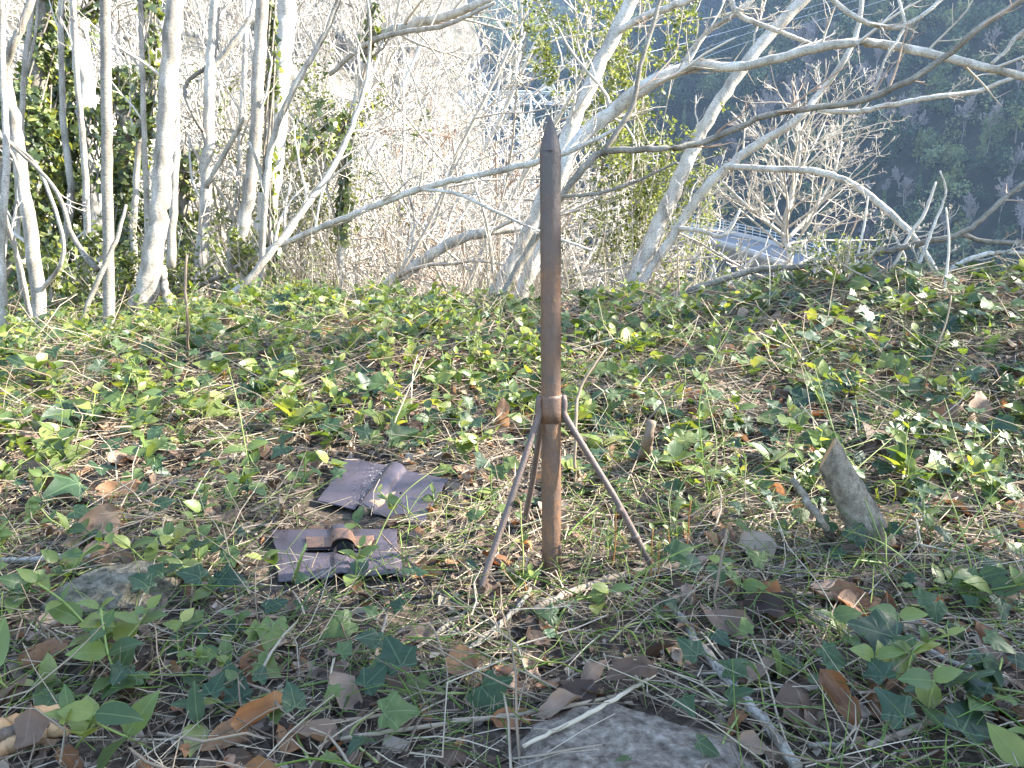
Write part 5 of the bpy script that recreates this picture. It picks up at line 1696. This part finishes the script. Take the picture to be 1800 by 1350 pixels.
dead(1560, 1120, 0.085, 'dark folded leaf hanging at the end of the long tan stick', 'dead', 1.0, (-0.5, -0.5, 0.5), 10, 0.03)
dead(1660, 760, 0.13, 'broad brown leaf curling upright on the right bank', 'dead', 0.8, (-0.3, -0.8, 0.5), 11, 0.04)
dead(1712, 750, 0.14, 'largest dark brown leaf of the upright pair on the right bank', 'dead', 1.5, (0.2, -0.8, 0.5), 12, 0.05)
dead(1545, 790, 0.13, 'long dark leaf lying above the cut log', 'dead', 2.5, (0.1, -0.5, 0.8), 13, 0.02)
dead(1735, 1140, 0.06, 'narrow orange leaf at the right edge', 'orange', 2.3, (0, -0.6, 0.7), 14, 0.02)
dead(1472, 1262, 0.085, 'dark leaf with orange lit rim near the bottom right', 'orange', 1.7, (-0.3, -0.5, 0.7), 15, 0.03)
dead(1395, 1262, 0.09, 'brown dry leaf beside the thick pale branch', 'dead', 1.5, (0.2, -0.3, 0.9), 0, 0.02)
dead(1112, 1236, 0.085, 'dark purple-brown leaf lying on the flat stone', 'dead', 0.15, (0, -0.25, 1), 16, 0.045)
dead(985, 1262, 0.07, 'brown leaf touching the flat stone', 'dead', 0.6, (0, -0.3, 0.9), 17, 0.015)
dead(1045, 1215, 0.06, 'small rolled leaf on the upper rim of the flat stone', 'dead', 0.9, (0, -0.2, 0.9), 2, 0.03)
dead(425, 1222, 0.065, 'golden-brown crumpled leaf in the front left litter', 'orange', 0.3, (0, -0.3, 0.9), 1, 0.018)
dead(455, 1178, 0.055, 'orange-tan leaf with spots in the front left litter', 'orange', 0.9, (0, -0.4, 0.9), 4, 0.018)
dead(85, 1172, 0.075, 'orange leaf below the mossy rock', 'orange', 0.5, (0, -0.4, 0.8), 6, 0.02)
dead(468, 1292, 0.08, 'grey-brown folded leaf at the bottom edge', 'dead', 0.5, (0, -0.4, 0.8), 5, 0.03)
dead(605, 1240, 0.085, 'dark purple leaf slanting through the front litter', 'dead', 2.2, (0.2, -0.4, 0.8), 9, 0.02)
dead(180, 945, 0.10, 'dark rotten leaf standing over the mossy rock', 'dead', 1.2, (0.5, -0.7, 0.3), 3, 0.04)
dead(110, 885, 0.10, 'large brown leaf under the sunny grass at left', 'dead', 2.4, (0, -0.6, 0.7), 7, 0.03)
dead(215, 885, 0.10, 'large orange-tan leaf beside the sunny grass at left', 'orange', 0.6, (0.1, -0.6, 0.7), 8, 0.03)
dead(40, 790, 0.10, 'broad tan leaf at the left edge', 'dead', 0.2, (0.2, -0.6, 0.7), 15, 0.03)
dead(200, 655, 0.09, 'orange leaf on the left bank below the dark pole', 'orange', 0.6, (0, -0.6, 0.7), 0, 0.03)
dead(405, 925, 0.07, 'ragged tan leaf left of the holed plate', 'dead', 0.4, (0, -0.5, 0.8), 11, 0.02)
dead(395, 1205, 0.05, 'small brown leaf between the two ivy sprays at front left', 'dead', 0.8, (0, -0.4, 0.9), 12, 0.02)
dead(655, 988, 0.030, 'small dry leaf lying on the holed plate', 'orange', 1.2, (0, -0.3, 0.9), 10, 0.036)
dead(20, 1240, 0.06, 'dull leaf above the splintered wood', 'dead', 0.8, (0, -0.4, 0.9), 14, 0.02)
dead(60, 1320, 0.06, 'dark red-brown leaf beneath the splintered wood', 'dead', 1.8, (0, -0.5, 0.8), 13, 0.03)

# ------------------------------------------------------------------ ground cover
gg = np.random.default_rng(99)


def in_view(n, y0, y1, margin=0.12, g=gg):
    """n random ground points inside the camera's field."""
    y = np.sqrt(g.uniform(y0 ** 2, y1 ** 2, n))
    x = g.uniform(-1, 1, n) * (0.66 + margin) * y + 0
    return x, y


def clear(x, y):
    """True away from the plates, the spike, the rocks and the trodden patch."""
    m = np.ones(len(x), bool)
    for cx_, cy0, rx0, ry0 in ((cr[0][0] * .5 + cr[2][0] * .5, cr[0][1] * .5 + cr[2][1] * .5, 0.17, 0.2), (_off2[0], _off2[1], 0.165, 0.145), (base[0], base[1], 0.035, 0.03)):
        m &= ((x - cx_) / rx0) ** 2 + ((y - cy0) / ry0) ** 2 > 1
    p = G(195, 1062)
    m &= ((x - p[0]) / 0.115) ** 2 + ((y - p[1]) / 0.08) ** 2 > 1
    p = G(1125, 1330)
    m &= ((x - p[0]) / 0.13) ** 2 + ((y - p[1] - 0.0) / 0.11) ** 2 > 1
    return m


def bare_patch(x, y):
    """How bare of green the ground is, 0..1 (the trodden soil round the spike)."""
    return ss(0.62, 0.2, np.hypot((x - 0.06) / 0.85, (y - 1.33) / 0.5) * 0.75)


def gnorm(x, y, e=0.02):
    return nrm(np.column_stack([-(gz(x + e, y) - gz(x - e, y)) / (2 * e), -(gz(x, y + e) - gz(x, y - e)) / (2 * e), np.ones(len(x))]))


# dead leaves: the 150 nearest as single things, the rest as litter
x, y = in_view(5600, 0.72, 5.0)
m = clear(x, y)
x, y = x[m], y[m]
n = len(x)
nv = gnorm(x, y) + gg.normal(size=(n, 3)) * np.array([0.45, 0.45, 0.1]) + np.array([0, -0.15, 0])
Bd = basis(nv, gg.uniform(0, 6.28, n))
sz = np.exp(gg.normal(math.log(0.042), 0.42, n)).clip(0.018, 0.10)
z = gz(x, y) + gg.uniform(-0.002, 0.016, n)
k = gg.integers(0, 18, n)
order = np.argsort(np.hypot(x, y) - sz * 12)
single = np.zeros(n, bool)
single[order[:150]] = True
lit = MB()
for t in range(18):
    s = (k == t) & ~single
    lit.many(DEAD[t], Bd[s] * sz[s][:, None, None], np.column_stack([x, y, z])[s], gg.random(s.sum()))
tag(lit.build('leaf_litter', M_DEAD), 'brown leaf litter covering the bank', kind='stuff')
for i in np.where(single)[0]:
    o = inst('fallen_leaf', (ME_ORANGE if gg.random() < 0.1 else ME_DEAD)[k[i]], None, Bd[i] * sz[i], (x[i], y[i], z[i]))
    o['group'] = 'fallen leaves in the litter'
    o['category'] = 'leaf'
    reg(o, 'small curled dead leaf' if sz[i] < 0.04 else ('dead leaf' if sz[i] < 0.06 else 'broad dead leaf'))

# dry stalks and straw
def stalks(n, y0, y1, length, rad, up, mb, g, keepf=None, lift=(0.0, 0.03), npts=4):
    x, y = in_view(n, y0, y1, g=g)
    m = clear(x, y) if keepf is None else keepf(x, y)
    x, y = x[m], y[m]
    n = len(x)
    Ls = g.uniform(*length, n)
    a = g.uniform(0, 6.28, n)
    d = np.column_stack([np.cos(a), np.sin(a), g.uniform(-0.05, 1, n) * up])
    d = nrm(d)
    w = np.cumsum(g.normal(size=(n, npts, 3)), 1) * g.uniform(0.06, 0.32, (n, 1, 1))
    w[:, :, 2] *= 0.6
    dirs = nrm(d[:, None] + w + np.array([0, 0, -0.25]) * np.linspace(0, 1, npts)[None, :, None] * up)
    p = np.zeros((n, npts, 3))
    p[:, 0] = np.column_stack([x, y, gz(x, y) + g.uniform(*lift, n)])
    p[:, 1:] = p[:, :1] + np.cumsum(dirs[:, 1:] * (Ls / (npts - 1))[:, None, None], 1)
    zg = gz(p[:, :, 0], p[:, :, 1])
    p[:, :, 2] = np.maximum(p[:, :, 2], zg + 0.002)
    r = np.exp(g.normal(math.log(rad), 0.4, n))[:, None] * np.linspace(1, 0.6, npts)[None]
    tubes(mb, p, r, 3, cap=False, rnd=g.random(n))


st = MB()
stalks(24000, 0.72, 4.8, (0.03, 0.16), 0.00095, 0.3, st, gg)
stalks(11000, 0.72, 3.0, (0.015, 0.06), 0.0009, 0.15, st, gg, lift=(0.0, 0.012), npts=3)
stalks(3000, 0.72, 4.8, (0.08, 0.26), 0.0012, 0.55, st, gg)
stalks(3000, 2.0, 5.2, (0.10, 0.35), 0.0016, 0.8, st, gg)
tag(st.build('straw', M_STRAW), 'dry straw and stalks strewn over the bank', kind='stuff')
st = MB()
stalks(1100, 0.72, 4.6, (0.05, 0.25), 0.0022, 0.2, st, gg)
tag(st.build('brushwood_litter', M_TWIG), 'small brown twigs strewn over the bank', kind='stuff')

# crumbs of bark and leaf
x, y = in_view(26000, 0.72, 3.4)
m = clear(x, y)
x, y = x[m], y[m]
n = len(x)
ch = MB()
ch.many(chip, basis(gnorm(x, y) + 0.5 * gg.normal(size=(n, 3)), gg.uniform(0, 6.28, n)) * np.exp(gg.normal(math.log(0.009), 0.5, n))[:, None, None], np.column_stack([x, y, gz(x, y) + 0.004]), gg.random(n))
tag(ch.build('litter_crumbs', M_CHIP), 'crumbled bark and leaf bits on the soil', kind='stuff')

# dry tall grass beyond the crest
x = gg.uniform(-2.2, 0.5, 800)
y = crest_y(x) + gg.uniform(0.1, 1.8, len(x))
n = len(x)
Ls = gg.uniform(0.2, 0.65, n) + 0.45 * np.maximum(0, y - crest_y(x) - 0.3)
d = nrm(np.column_stack([gg.normal(size=(n, 2)) * 0.35, np.ones(n)]))
p = np.zeros((n, 6, 3))
p[:, 0] = np.column_stack([x, y, gz(x, y) - 0.02])
w = np.cumsum(gg.normal(size=(n, 6, 3)), 1) * 0.1
p[:, 1:] = p[:, :1] + np.cumsum(nrm(d[:, None] + w)[:, 1:] * (Ls / 5)[:, None, None], 1)
st = MB()
tubes(st, p, np.full((n, 1), 0.0016) * np.linspace(1, 0.5, 6)[None], 3, cap=False, rnd=gg.random(n))
tag(st.build('dry_grass', M_STRAW), 'pale dry grass standing beyond the crest of the bank', kind='stuff')

# green grass
st = MB()
def grass_ok(x, y):
    return clear(x, y) & (vnoise(x * 2.6 + 5, y * 2.6) > -0.08)
stalks(15000, 0.75, 4.6, (0.04, 0.17), 0.0009, 0.9, st, gg, grass_ok)
tag(st.build('grass', M_GRASS), 'thin green grass among the litter', kind='stuff')

# ivy: nearest sprigs as things with their leaves, the rest as ground cover
def leaf_field(n, y0, y1, tpls, size, g, dens):
    x, y = in_view(n, y0, y1, g=g)
    m = clear(x, y) & (g.random(len(x)) < dens(x, y))
    return x[m], y[m]


def ivy_dens(x, y):
    return (0.30 + 1.3 * np.maximum(0, vnoise(x * 1.9 + 3, y * 1.9) + 0.1) + 0.3 * ss(0.3, 1.5, x)) * (1 - 0.9 * bare_patch(x, y)) * ss(0.75, 1.3, y * 1.0 + 0.25) + 0.0


def oval_dens(x, y):
    return (0.25 + 1.6 * np.maximum(0, vnoise(x * 1.6 + 40, y * 1.6 + 9) + 0.12) + 0.35 * ss(0.2, -1.2, x)) * (1 - 0.95 * bare_patch(x, y))


NEAR = 1.75       # leaves nearer than this belong to single sprigs
x, y = leaf_field(3600, NEAR, 5.0, IVY, 0.05, gg, ivy_dens)
n = len(x)
iv = MB()
nv = gnorm(x, y) * 0.8 + gg.normal(size=(n, 3)) * 0.45 + np.array([0.15, -0.25, 0.25])
Bi = basis(nv, gg.uniform(0, 6.28, n))
sz = np.exp(gg.normal(math.log(0.050), 0.32, n)).clip(0.025, 0.10)
k = gg.integers(0, 12, n)
hz_ = gg.uniform(0.012, 0.075, n)
pos = np.column_stack([x, y, gz(x, y) + hz_])
for t in range(12):
    s = k == t
    iv.many(IVYB[t], Bi[s] * sz[s][:, None, None], pos[s], gg.random(s.sum()))
tag(iv.build('ivy_ground_cover', M_IVY), 'ivy leaves covering the farther bank', kind='stuff')
# their leaf stalks
ps = np.zeros((n, 3, 3))
ps[:, 0], ps[:, 2] = pos, np.column_stack([x + gg.normal(size=n) * 0.02, y + gg.normal(size=n) * 0.02, gz(x, y)])
ps[:, 1] = (ps[:, 0] + ps[:, 2]) / 2 + gg.normal(size=(n, 3)) * 0.006
st = MB()
tubes(st, ps, np.full((n, 3), 0.0011), 3, cap=False)
tag(st.build('ivy_leaf_stalks', M_VINE), 'thin ivy leaf stalks among the ground cover', kind='stuff')


def sprig_shape(g, n_pairs, step, rise, lean, yaw):
    """A leafy shoot: node positions from the origin."""
    d = np.array([math.cos(yaw) * lean, math.sin(yaw) * lean, rise])
    d = d / np.linalg.norm(d)
    pts = [np.zeros(3)]
    for k in range(n_pairs):
        d = nrm((d + g.normal(size=3) * 0.22 + np.array([0, 0, 0.05]))[None])[0]
        pts.append(pts[-1] + d * step * g.uniform(0.7, 1.2))
    return np.array(pts)


# oval-leaved shoots (periwinkle): far ones joined
def shoot_field(n, y0, y1, g, dens):
    x, y = leaf_field(n, y0, y1, None, 0, g, dens)
    return x, y


x, y = shoot_field(2000, NEAR, 5.0, gg, oval_dens)
ov, ovs = MB(), MB()
L_p, L_n, L_y, L_s = [], [], [], []
for xi, yi in zip(x, y):
    npair = gg.integers(2, 6)
    pts = sprig_shape(gg, npair, 0.034, gg.uniform(0.5, 1.3), gg.uniform(0.2, 1.0), gg.uniform(0, 6.28)) + np.array([xi, yi, float(gz(xi, yi))])
    c = catmull(pts, 8)
    tubes(ovs, c[None], np.full((1, 8), 0.0012), 3, cap=False)
    s0 = gg.uniform(0.5, 1.3)
    for j in range(1, len(pts)):
        yaw = j * 1.57 + gg.uniform(-0.4, 0.4)
        for sgn in (0, math.pi):
            a = yaw + sgn
            L_p.append(pts[j])
            L_y.append(a)
            L_n.append(np.array([-math.cos(a) * 0.5, -math.sin(a) * 0.5 - 0.15, 0.8]) + gg.normal(size=3) * 0.35)
            L_s.append(s0 * 0.058 * (0.7 + 0.3 * math.sin(j)) * gg.uniform(0.7, 1.2))
L_p, L_n, L_y, L_s = map(np.array, (L_p, L_n, L_y, L_s))
k = gg.integers(0, 6, len(L_p))
B = basis(L_n, L_y) * L_s[:, None, None]
for t in range(6):
    s = k == t
    ov.many(OVAL[t], B[s], L_p[s], gg.random(s.sum()))
tag(ov.build('periwinkle_ground_cover', M_OVAL), 'oval green leaves of creeping plants on the farther bank', kind='stuff')
tag(ovs.build('periwinkle_stems', M_VINE), 'thin green stems of the creeping plants', kind='stuff')


def ivy_sprig(x, y, n, g, size=0.06):
    size = size * 0.63
    z = float(gz(x, y))
    e = empty('ivy_sprig', (x, y, z))
    yaw = g.uniform(0, 6.28)
    ln = 0.05 + 0.03 * n
    d = np.array([math.cos(yaw), math.sin(yaw), 0])
    nodes = []
    for k in range(max(3, n)):
        t = k / (max(3, n) - 1) - 0.5
        q = d * ln * t + np.array([-d[1], d[0], 0]) * 0.02 * math.sin(t * 5 + yaw) + g.normal(size=3) * 0.008
        q[2] = float(gz(x + q[0], y + q[1])) - z + 0.010 + 0.006 * g.random()
        nodes.append(q)
    nodes = np.array(nodes)
    mb = MB()
    limb(mb, nodes, [0.0019] * len(nodes), n=18, sides=5)
    mb.build('vine', M_TWIG if g.random() < 0.5 else M_VINE, e)
    for k in range(n):
        p0 = nodes[k % len(nodes)]
        off = g.normal(size=3) * np.array([0.028, 0.028, 0]) + np.array([0, 0, g.uniform(0.012, 0.05)])
        p1 = p0 + off
        s = size * g.uniform(0.5, 1.25)
        nvv = np.array([[g.normal() * 0.35 + 0.1, g.normal() * 0.35 - 0.38, 0.85]])
        B = basis(nvv, np.array([g.uniform(0, 6.28)]))[0] * s
        lf = inst('leaf', ME_IVY[g.integers(0, 12)], e, B, p1)
    o = MB()
    return e


def leafy_sprig(x, y, npair, g, size=0.045, rise=None):
    z = float(gz(x, y))
    e = empty('leafy_sprig', (x, y, z))
    pts = sprig_shape(g, npair, 0.030 * size / 0.045, rise or g.uniform(0.5, 1.1), g.uniform(0.3, 1.0), g.uniform(0, 6.28))
    mb = MB()
    limb(mb, pts, [0.0016] * len(pts), n=16, sides=5)
    mb.build('stem', M_VINE, e)
    for j in range(1, len(pts)):
        yaw = j * 1.57 + g.uniform(-0.4, 0.4)
        for sgn in (0, math.pi):
            a = yaw + sgn
            nvv = np.array([[-math.cos(a) * 0.45, -math.sin(a) * 0.45 - 0.3, 0.8]]) + g.normal(size=(1, 3)) * 0.22
            s = size * (0.75 + 0.25 * math.sin(j * 1.3)) * g.uniform(0.75, 1.15)
            inst('leaf', ME_OVAL[g.integers(0, 6)], e, basis(nvv, np.array([a]))[0] * s, pts[j])
    return e


gi = np.random.default_rng(1234)
NUMW = {1: 'one leaf', 2: 'two leaves', 3: 'three leaves', 4: 'four leaves', 5: 'five leaves', 6: 'six leaves', 7: 'seven leaves', 8: 'eight leaves', 10: 'ten leaves', 12: 'twelve leaves'}
hand_ivy = [(745, 1225, 3, 0.085), (820, 1075, 2, 0.05), (600, 1075, 2, 0.06), (500, 1105, 2, 0.065), (1195, 1035, 3, 0.07), (1480, 985, 4, 0.075), (1370, 1030, 1, 0.06), (1600, 1190, 1, 0.10), (1690, 1215, 3, 0.08),
            (1325, 1210, 4, 0.075), (1275, 1200, 2, 0.06), (1170, 1200, 1, 0.085), (1110, 1115, 2, 0.06), (1005, 1080, 2, 0.045), (1170, 1320, 3, 0.055), (680, 1155, 2, 0.07), (560, 1290, 3, 0.07), (750, 1300, 2, 0.07),
            (320, 1185, 2, 0.08), (395, 1180, 2, 0.075), (470, 1240, 3, 0.06), (310, 1075, 3, 0.06), (1565, 1070, 1, 0.075), (1440, 1200, 2, 0.05), (930, 1160, 2, 0.05), (1690, 1160, 1, 0.07), (1580, 1260, 3, 0.08), (1740, 1310, 4, 0.09),
            (870, 925, 3, 0.05), (480, 900, 2, 0.06), (1150, 830, 3, 0.05), (1210, 660, 2, 0.05), (640, 1310, 2, 0.06), (1790, 1230, 3, 0.08), (1290, 1340, 3, 0.06), (90, 1260, 2, 0.06)]
for px, py, n, s in hand_ivy:
    p = G(px, py)
    reg(tag(ivy_sprig(p[0], p[1], n, gi, s), None, 'ivy', 'ivy sprigs in the near litter'), 'ivy sprig', ' of ' + NUMW[n])
x, y = leaf_field(300, 0.75, NEAR + 0.1, None, 0, gi, lambda a, b: 0.42 * ivy_dens(a, b))
for xi, yi in list(zip(x, y))[:30]:
    n = int(gi.integers(2, 6))
    reg(tag(ivy_sprig(xi, yi, n, gi, gi.uniform(0.04, 0.065)), None, 'ivy', 'ivy sprigs in the near litter'), 'ivy sprig', ' of ' + NUMW[n])
hand_oval = [(45, 1240, 1, 0.10, 1.6), (200, 1170, 4, 0.06, 1.0), (240, 1240, 4, 0.062, .8), (160, 1140, 3, 0.05, .9), (130, 1320, 2, 0.06, .9), (270, 1320, 3, 0.06, .9), (620, 1030, 3, 0.05, 1.4), (640, 935, 1, 0.055, 1.2), (460, 835, 2, 0.07, .9),
             (395, 900, 3, 0.06, 1.2), (290, 1010, 3, 0.06, .6), (200, 755, 4, 0.085, 1.2), (260, 745, 4, 0.08, 1.0), (330, 750, 3, 0.075, 1.0), (150, 770, 3, 0.08, 1.2), (640, 770, 4, 0.06, 1.1), (680, 760, 3, 0.06, 1.0), (890, 1030, 3, 0.035, 1.4),
             (1040, 1090, 2, 0.045, 1.0), (1660, 1060, 4, 0.055, 1.0), (1700, 1080, 4, 0.055, .9), (1560, 1210, 2, 0.045, .8), (1400, 880, 4, 0.05, 1.3), (1445, 800, 1, 0.075, 1.5), (1180, 900, 3, 0.045, 1.2), (1100, 990, 3, 0.035, 1.5), (1500, 1150, 2, 0.05, .8),
             (1620, 1290, 2, 0.055, .8), (330, 1130, 3, 0.045, .7), (500, 1010, 2, 0.04, 1.2), (700, 910, 3, 0.04, .9), (1730, 900, 4, 0.055, 1.1), (1640, 960, 3, 0.05, 1.0), (850, 700, 4, 0.06, 1.4), (760, 690, 4, 0.06, 1.1), (880, 640, 3, 0.06, 1.4)]
for px, py, n, s, rs in hand_oval:
    p = G(px, py)
    reg(tag(leafy_sprig(p[0], p[1], n, gi, s, rs), None, 'plant', 'oval-leaved shoots in the near litter'), 'oval-leaved shoot', ' of ' + NUMW[2 * n])
x, y = leaf_field(220, 0.75, NEAR + 0.1, None, 0, gi, lambda a, b: 0.5 * oval_dens(a, b))
for xi, yi in list(zip(x, y))[:38]:
    n = int(gi.integers(2, 5))
    reg(tag(leafy_sprig(xi, yi, n, gi, gi.uniform(0.035, 0.055)), None, 'plant', 'oval-leaved shoots in the near litter'), 'oval-leaved shoot', ' of ' + NUMW[2 * n])

# red-green shoots round the spike and arching grass stems on the right
for k, (px, py, px2, py2) in enumerate([(1075, 1005, 1085, 880), (1062, 1010, 1070, 925), (1140, 1030, 1148, 930), (1152, 1032, 1160, 950), (1185, 990, 1190, 900), (1200, 1000, 1215, 880), (1178, 995, 1175, 930), (918, 1045, 915, 880), (905, 1040, 885, 1000), (925, 1045, 912, 1000)]):
    p = G(px, py)
    D = p[1] * CP - (p[2] - CAM_H) * SP
    q = P(px2, py2, D)
    e = empty('young_shoot', p)
    mb = MB()
    limb(mb, np.array([(0, 0, -0.005), (q - p) * 0.4 + np.array([0.003, 0, 0]), (q - p) * 0.75, q - p]), [0.0016, 0.0015, 0.0013, 0.001], n=14, sides=5)
    mb.build('stem', M_SHOOT if k % 3 != 1 else M_VINE, e)
    for j, t in enumerate((0.55, 0.8, 1.0)):
        for sg in (0, math.pi):
            a = j * 1.57 + sg + k
            inst('leaf', ME_OVAL[(k + j) % 6], e, basis(np.array([[-math.cos(a) * .6, -math.sin(a) * .6 - .2, .7]]), np.array([a]))[0] * (0.022 - 0.004 * j), (q - p) * t)
    reg(tag(e, None, 'shoot', 'young shoots round the spike'), 'young upright shoot')
arch = [(1250, 900, 1230, 700, 1290, 560), (1350, 930, 1420, 820, 1540, 770), (1440, 900, 1500, 830, 1580, 760), (1560, 980, 1500, 830, 1410, 640), (1640, 1010, 1720, 900, 1780, 830), (1600, 960, 1690, 830, 1760, 760), (1180, 960, 1200, 850, 1290, 760), (1530, 930, 1480, 800, 1430, 640), (1720, 1060, 1690, 930, 1640, 800),
        (1500, 1000, 1580, 930, 1640, 830), (640, 1000, 700, 880, 770, 820), (440, 840, 420, 720, 400, 640), (720, 780, 700, 680, 640, 600), (1180, 870, 1130, 790, 1060, 720), (1750, 960, 1700, 830, 1660, 700), (1230, 920, 1260, 800, 1240, 680), (480, 1130, 540, 1050, 590, 1000), (1660, 1050, 1560, 960, 1480, 930)]
for k, (ax_, ay_, bx_, by_, cx_, cy0) in enumerate(arch):
    p = G(ax_, ay_)
    D = p[1] * CP - (p[2] - CAM_H) * SP
    q1, q2 = P(bx_, by_, D + 0.03), P(cx_, cy0, D + 0.12)
    mb = MB()
    limb(mb, np.array([p * 0, q1 - p, q2 - p]), [0.0017, 0.0014, 0.0008], n=16, sides=5)
    o = mb.build('arching_shoot', M_VINE if k % 4 else M_GRASS)
    o.location = tuple(p)
    reg(tag(o, None, 'shoot', 'arching green stems'), 'arching green stem')

# ball of dry grass on the crest
p = G(1490, 530)
e = tag(empty('grass_tuft', p), 'ball-shaped tuft of dry straw-coloured grass on the crest', 'grass tuft')
n = 420
a, el = gg.uniform(0, 6.28, n), gg.uniform(0.1, 1.4, n)
d = np.column_stack([np.cos(a) * np.cos(el), np.sin(a) * np.cos(el), np.sin(el)])
t = np.linspace(0, 1, 6)
pp = d[:, None] * (gg.uniform(0.05, 0.12, n))[:, None, None] * t[None, :, None] + np.array([0, 0, -0.07]) * (t ** 2)[None, :, None] + np.cumsum(gg.normal(size=(n, 6, 3)), 1) * 0.004
mb = MB()
tubes(mb, pp, np.full((n, 6), 0.0009), 3, cap=False, rnd=gg.random(n))
tag(mb.build('blades', M_STRAW, e), kind='stuff')

# ------------------------------------------------------------------ trees beside the camera's view that shade the foreground
def shade_tree(x, y, h, seed, label, crown=None, leaves=0, lean=(0, 0), clumps=None, twigs=True):
    g = np.random.default_rng(seed)
    b = np.array([x, y, float(gz(x, y))])
    e = empty('ivy_clad_tree', b)
    mb = MB()
    pts = np.array([(0, 0, -0.2), (0.05, 0.03, h * 0.25), (lean[0] * 0.4, lean[1] * 0.4, h * 0.55), (lean[0] * 0.8, lean[1] * 0.8, h * 0.8), (lean[0], lean[1], h)])
    c, r = limb(mb, pts, [0.13, 0.11, 0.09, 0.07, 0.04], n=20, sides=10, wob=0.1)
    mb.build('trunk', M_BARK, e)
    tw = MB()
    q, qr = kids(c[None], r[None], 16, ang=(40, 75), lf=(0.25, 0.42), up=0.2, n=8, tmin=0.3, rfac=0.5, rmin=0.004, r=g)
    tubes(tw, q, qr, 6, cap=False)
    q2, qr2 = kids(q, qr, 6, ang=(25, 60), lf=(0.35, 0.6), up=0.1, n=6, rmin=0.003, r=g)
    tubes(tw, q2, qr2, 4, cap=False)
    q3, qr3 = kids(q2, qr2, 4, ang=(25, 60), lf=(0.35, 0.6), up=0.1, n=5, rmin=0.002, r=g)
    if twigs:
        tubes(tw, q3, qr3, 3, cap=False)
    tag(tw.build('branches', M_TWIGW, e), kind='stuff')
    if leaves:
        allp = np.concatenate([q2.reshape(-1, 3), q3.reshape(-1, 3)])
        if clumps:
            sel_ = q2[g.permutation(len(q2))[:clumps]]
            allp = sel_[:, 2:].reshape(-1, 3)
        if crown is not None:
            m = ((allp - np.array(crown[:3])) ** 2 / np.array(crown[3:]) ** 2).sum(1) < 1
            allp = allp[m] if m.sum() > 20 else allp
        cc = allp[g.integers(0, len(allp), leaves)] + g.normal(size=(leaves, 3)) * (0.13 if clumps else 0.06)
        lm = MB()
        leaf_cloud(lm, IVYS, cc, 0.07, g, None, 0.9)
        tag(lm.build('ivy_leaves', M_IVYFAR, e), kind='stuff')
    return tag(e, label, 'tree', 'trees standing beside the view')


shade_tree(5.4, 1.75, 5.4, 501, 'ivy-grown tree beside the clearing, outside the frame', leaves=3500, clumps=32)
shade_tree(7.4, 4.4, 6.4, 502, 'second ivy-grown tree beside the clearing, outside the frame', leaves=1100, clumps=9, twigs=False)
shade_tree(4.9, 1.0, 5.0, 503, 'third ivy-grown tree nearest the camera side, outside the frame', leaves=2000, clumps=24)

# ------------------------------------------------------------------ labels that single out each thing on the ground
LM = [('the rusty spike', base[0], base[1]), ('the plain plate', cr[0][0] * .5 + cr[2][0] * .5, cr[0][1] * .5 + cr[2][1] * .5), ('the holed plate', _off2[0], _off2[1]), ('the cut log', b0[0], b0[1])]
for nm, px, py in (('the mossy rock', 195, 1062), ('the flat stone', 1125, 1320), ('the thick pale branch', 1300, 1230), ('the splintered wood', 40, 1310), ('the upright cut stub', 1135, 800), ('the dark pole trunk', 193, 600), ('the upright brown leaf pair', 1690, 755), ('the bright orange leaf', 815, 1190), ('the golden-brown leaf', 425, 1222), ('the glossy rust-brown leaf', 1490, 1072), ('the broad tan leaf', 40, 790), ('the tan curled leaf', 722, 775), ('the pale slanting stick', 1680, 1185), ('the brown forked stick', 1600, 1300)):
    q = G(px, py)
    LM.append((nm, q[0], q[1]))
lx, ly = np.array([l[1] for l in LM]), np.array([l[2] for l in LM])
groups = {}
for o, noun, x, y, tail in REG:
    i = int(np.argmin(np.hypot(lx - x, ly - y)))
    dx, dy = x - lx[i], y - ly[i]
    side = ('right of' if dx > 0 else 'left of') if abs(dx) > abs(dy) else ('behind' if dy > 0 else 'in front of')
    groups.setdefault((noun, side, LM[i][0]), []).append((math.hypot(dx, dy), o, tail))
ORD = ['', 'second ', 'third ', 'fourth ', 'fifth ', 'sixth ', 'seventh ', 'eighth ', 'ninth ', 'tenth ', 'eleventh ', 'twelfth ', 'thirteenth ', 'fourteenth ', 'fifteenth ', 'sixteenth ', 'seventeenth ', 'eighteenth ', 'nineteenth ', 'twentieth ']
for (noun, side, lm), lst in groups.items():
    lst.sort(key=lambda t: t[0])
    for k, (d, o, tail) in enumerate(lst):
        o['label'] = f"{ORD[min(k, 19)]}nearest {noun}{tail} {side} {lm}"

# ------------------------------------------------------------------ haze
_m = MB()
x0, x1, y0, y1, z0, z1 = -460, 460, -50, 800, -45, 312
_m.add([(x, y, z) for z in (z0, z1) for x, y in ((x0, y0), (x1, y0), (x1, y1), (x0, y1))], quads=[[3, 2, 1, 0], [4, 5, 6, 7], [0, 1, 5, 4], [1, 2, 6, 5], [2, 3, 7, 6], [3, 0, 4, 7]])
hm = bpy.data.materials.new('haze')
hm.use_nodes = True
nt = hm.node_tree
nt.nodes.remove(nt.nodes['Principled BSDF'])
pv = N(nt, 'ShaderNodeVolumePrincipled')
pv.inputs['Color'].default_value = (0.5, 0.7, 1.0, 1)
pv.inputs['Density'].default_value = 0.00036
pv.inputs['Density Attribute'].default_value = ''
pv.inputs['Anisotropy'].default_value = 0.2
L(nt, pv.outputs[0], nt.nodes['Material Output'].inputs['Volume'])
hz_o = _m.build('haze', hm)
hz_o['kind'] = 'stuff'
hz_o['label'] = 'thin bluish haze filling the valley air'
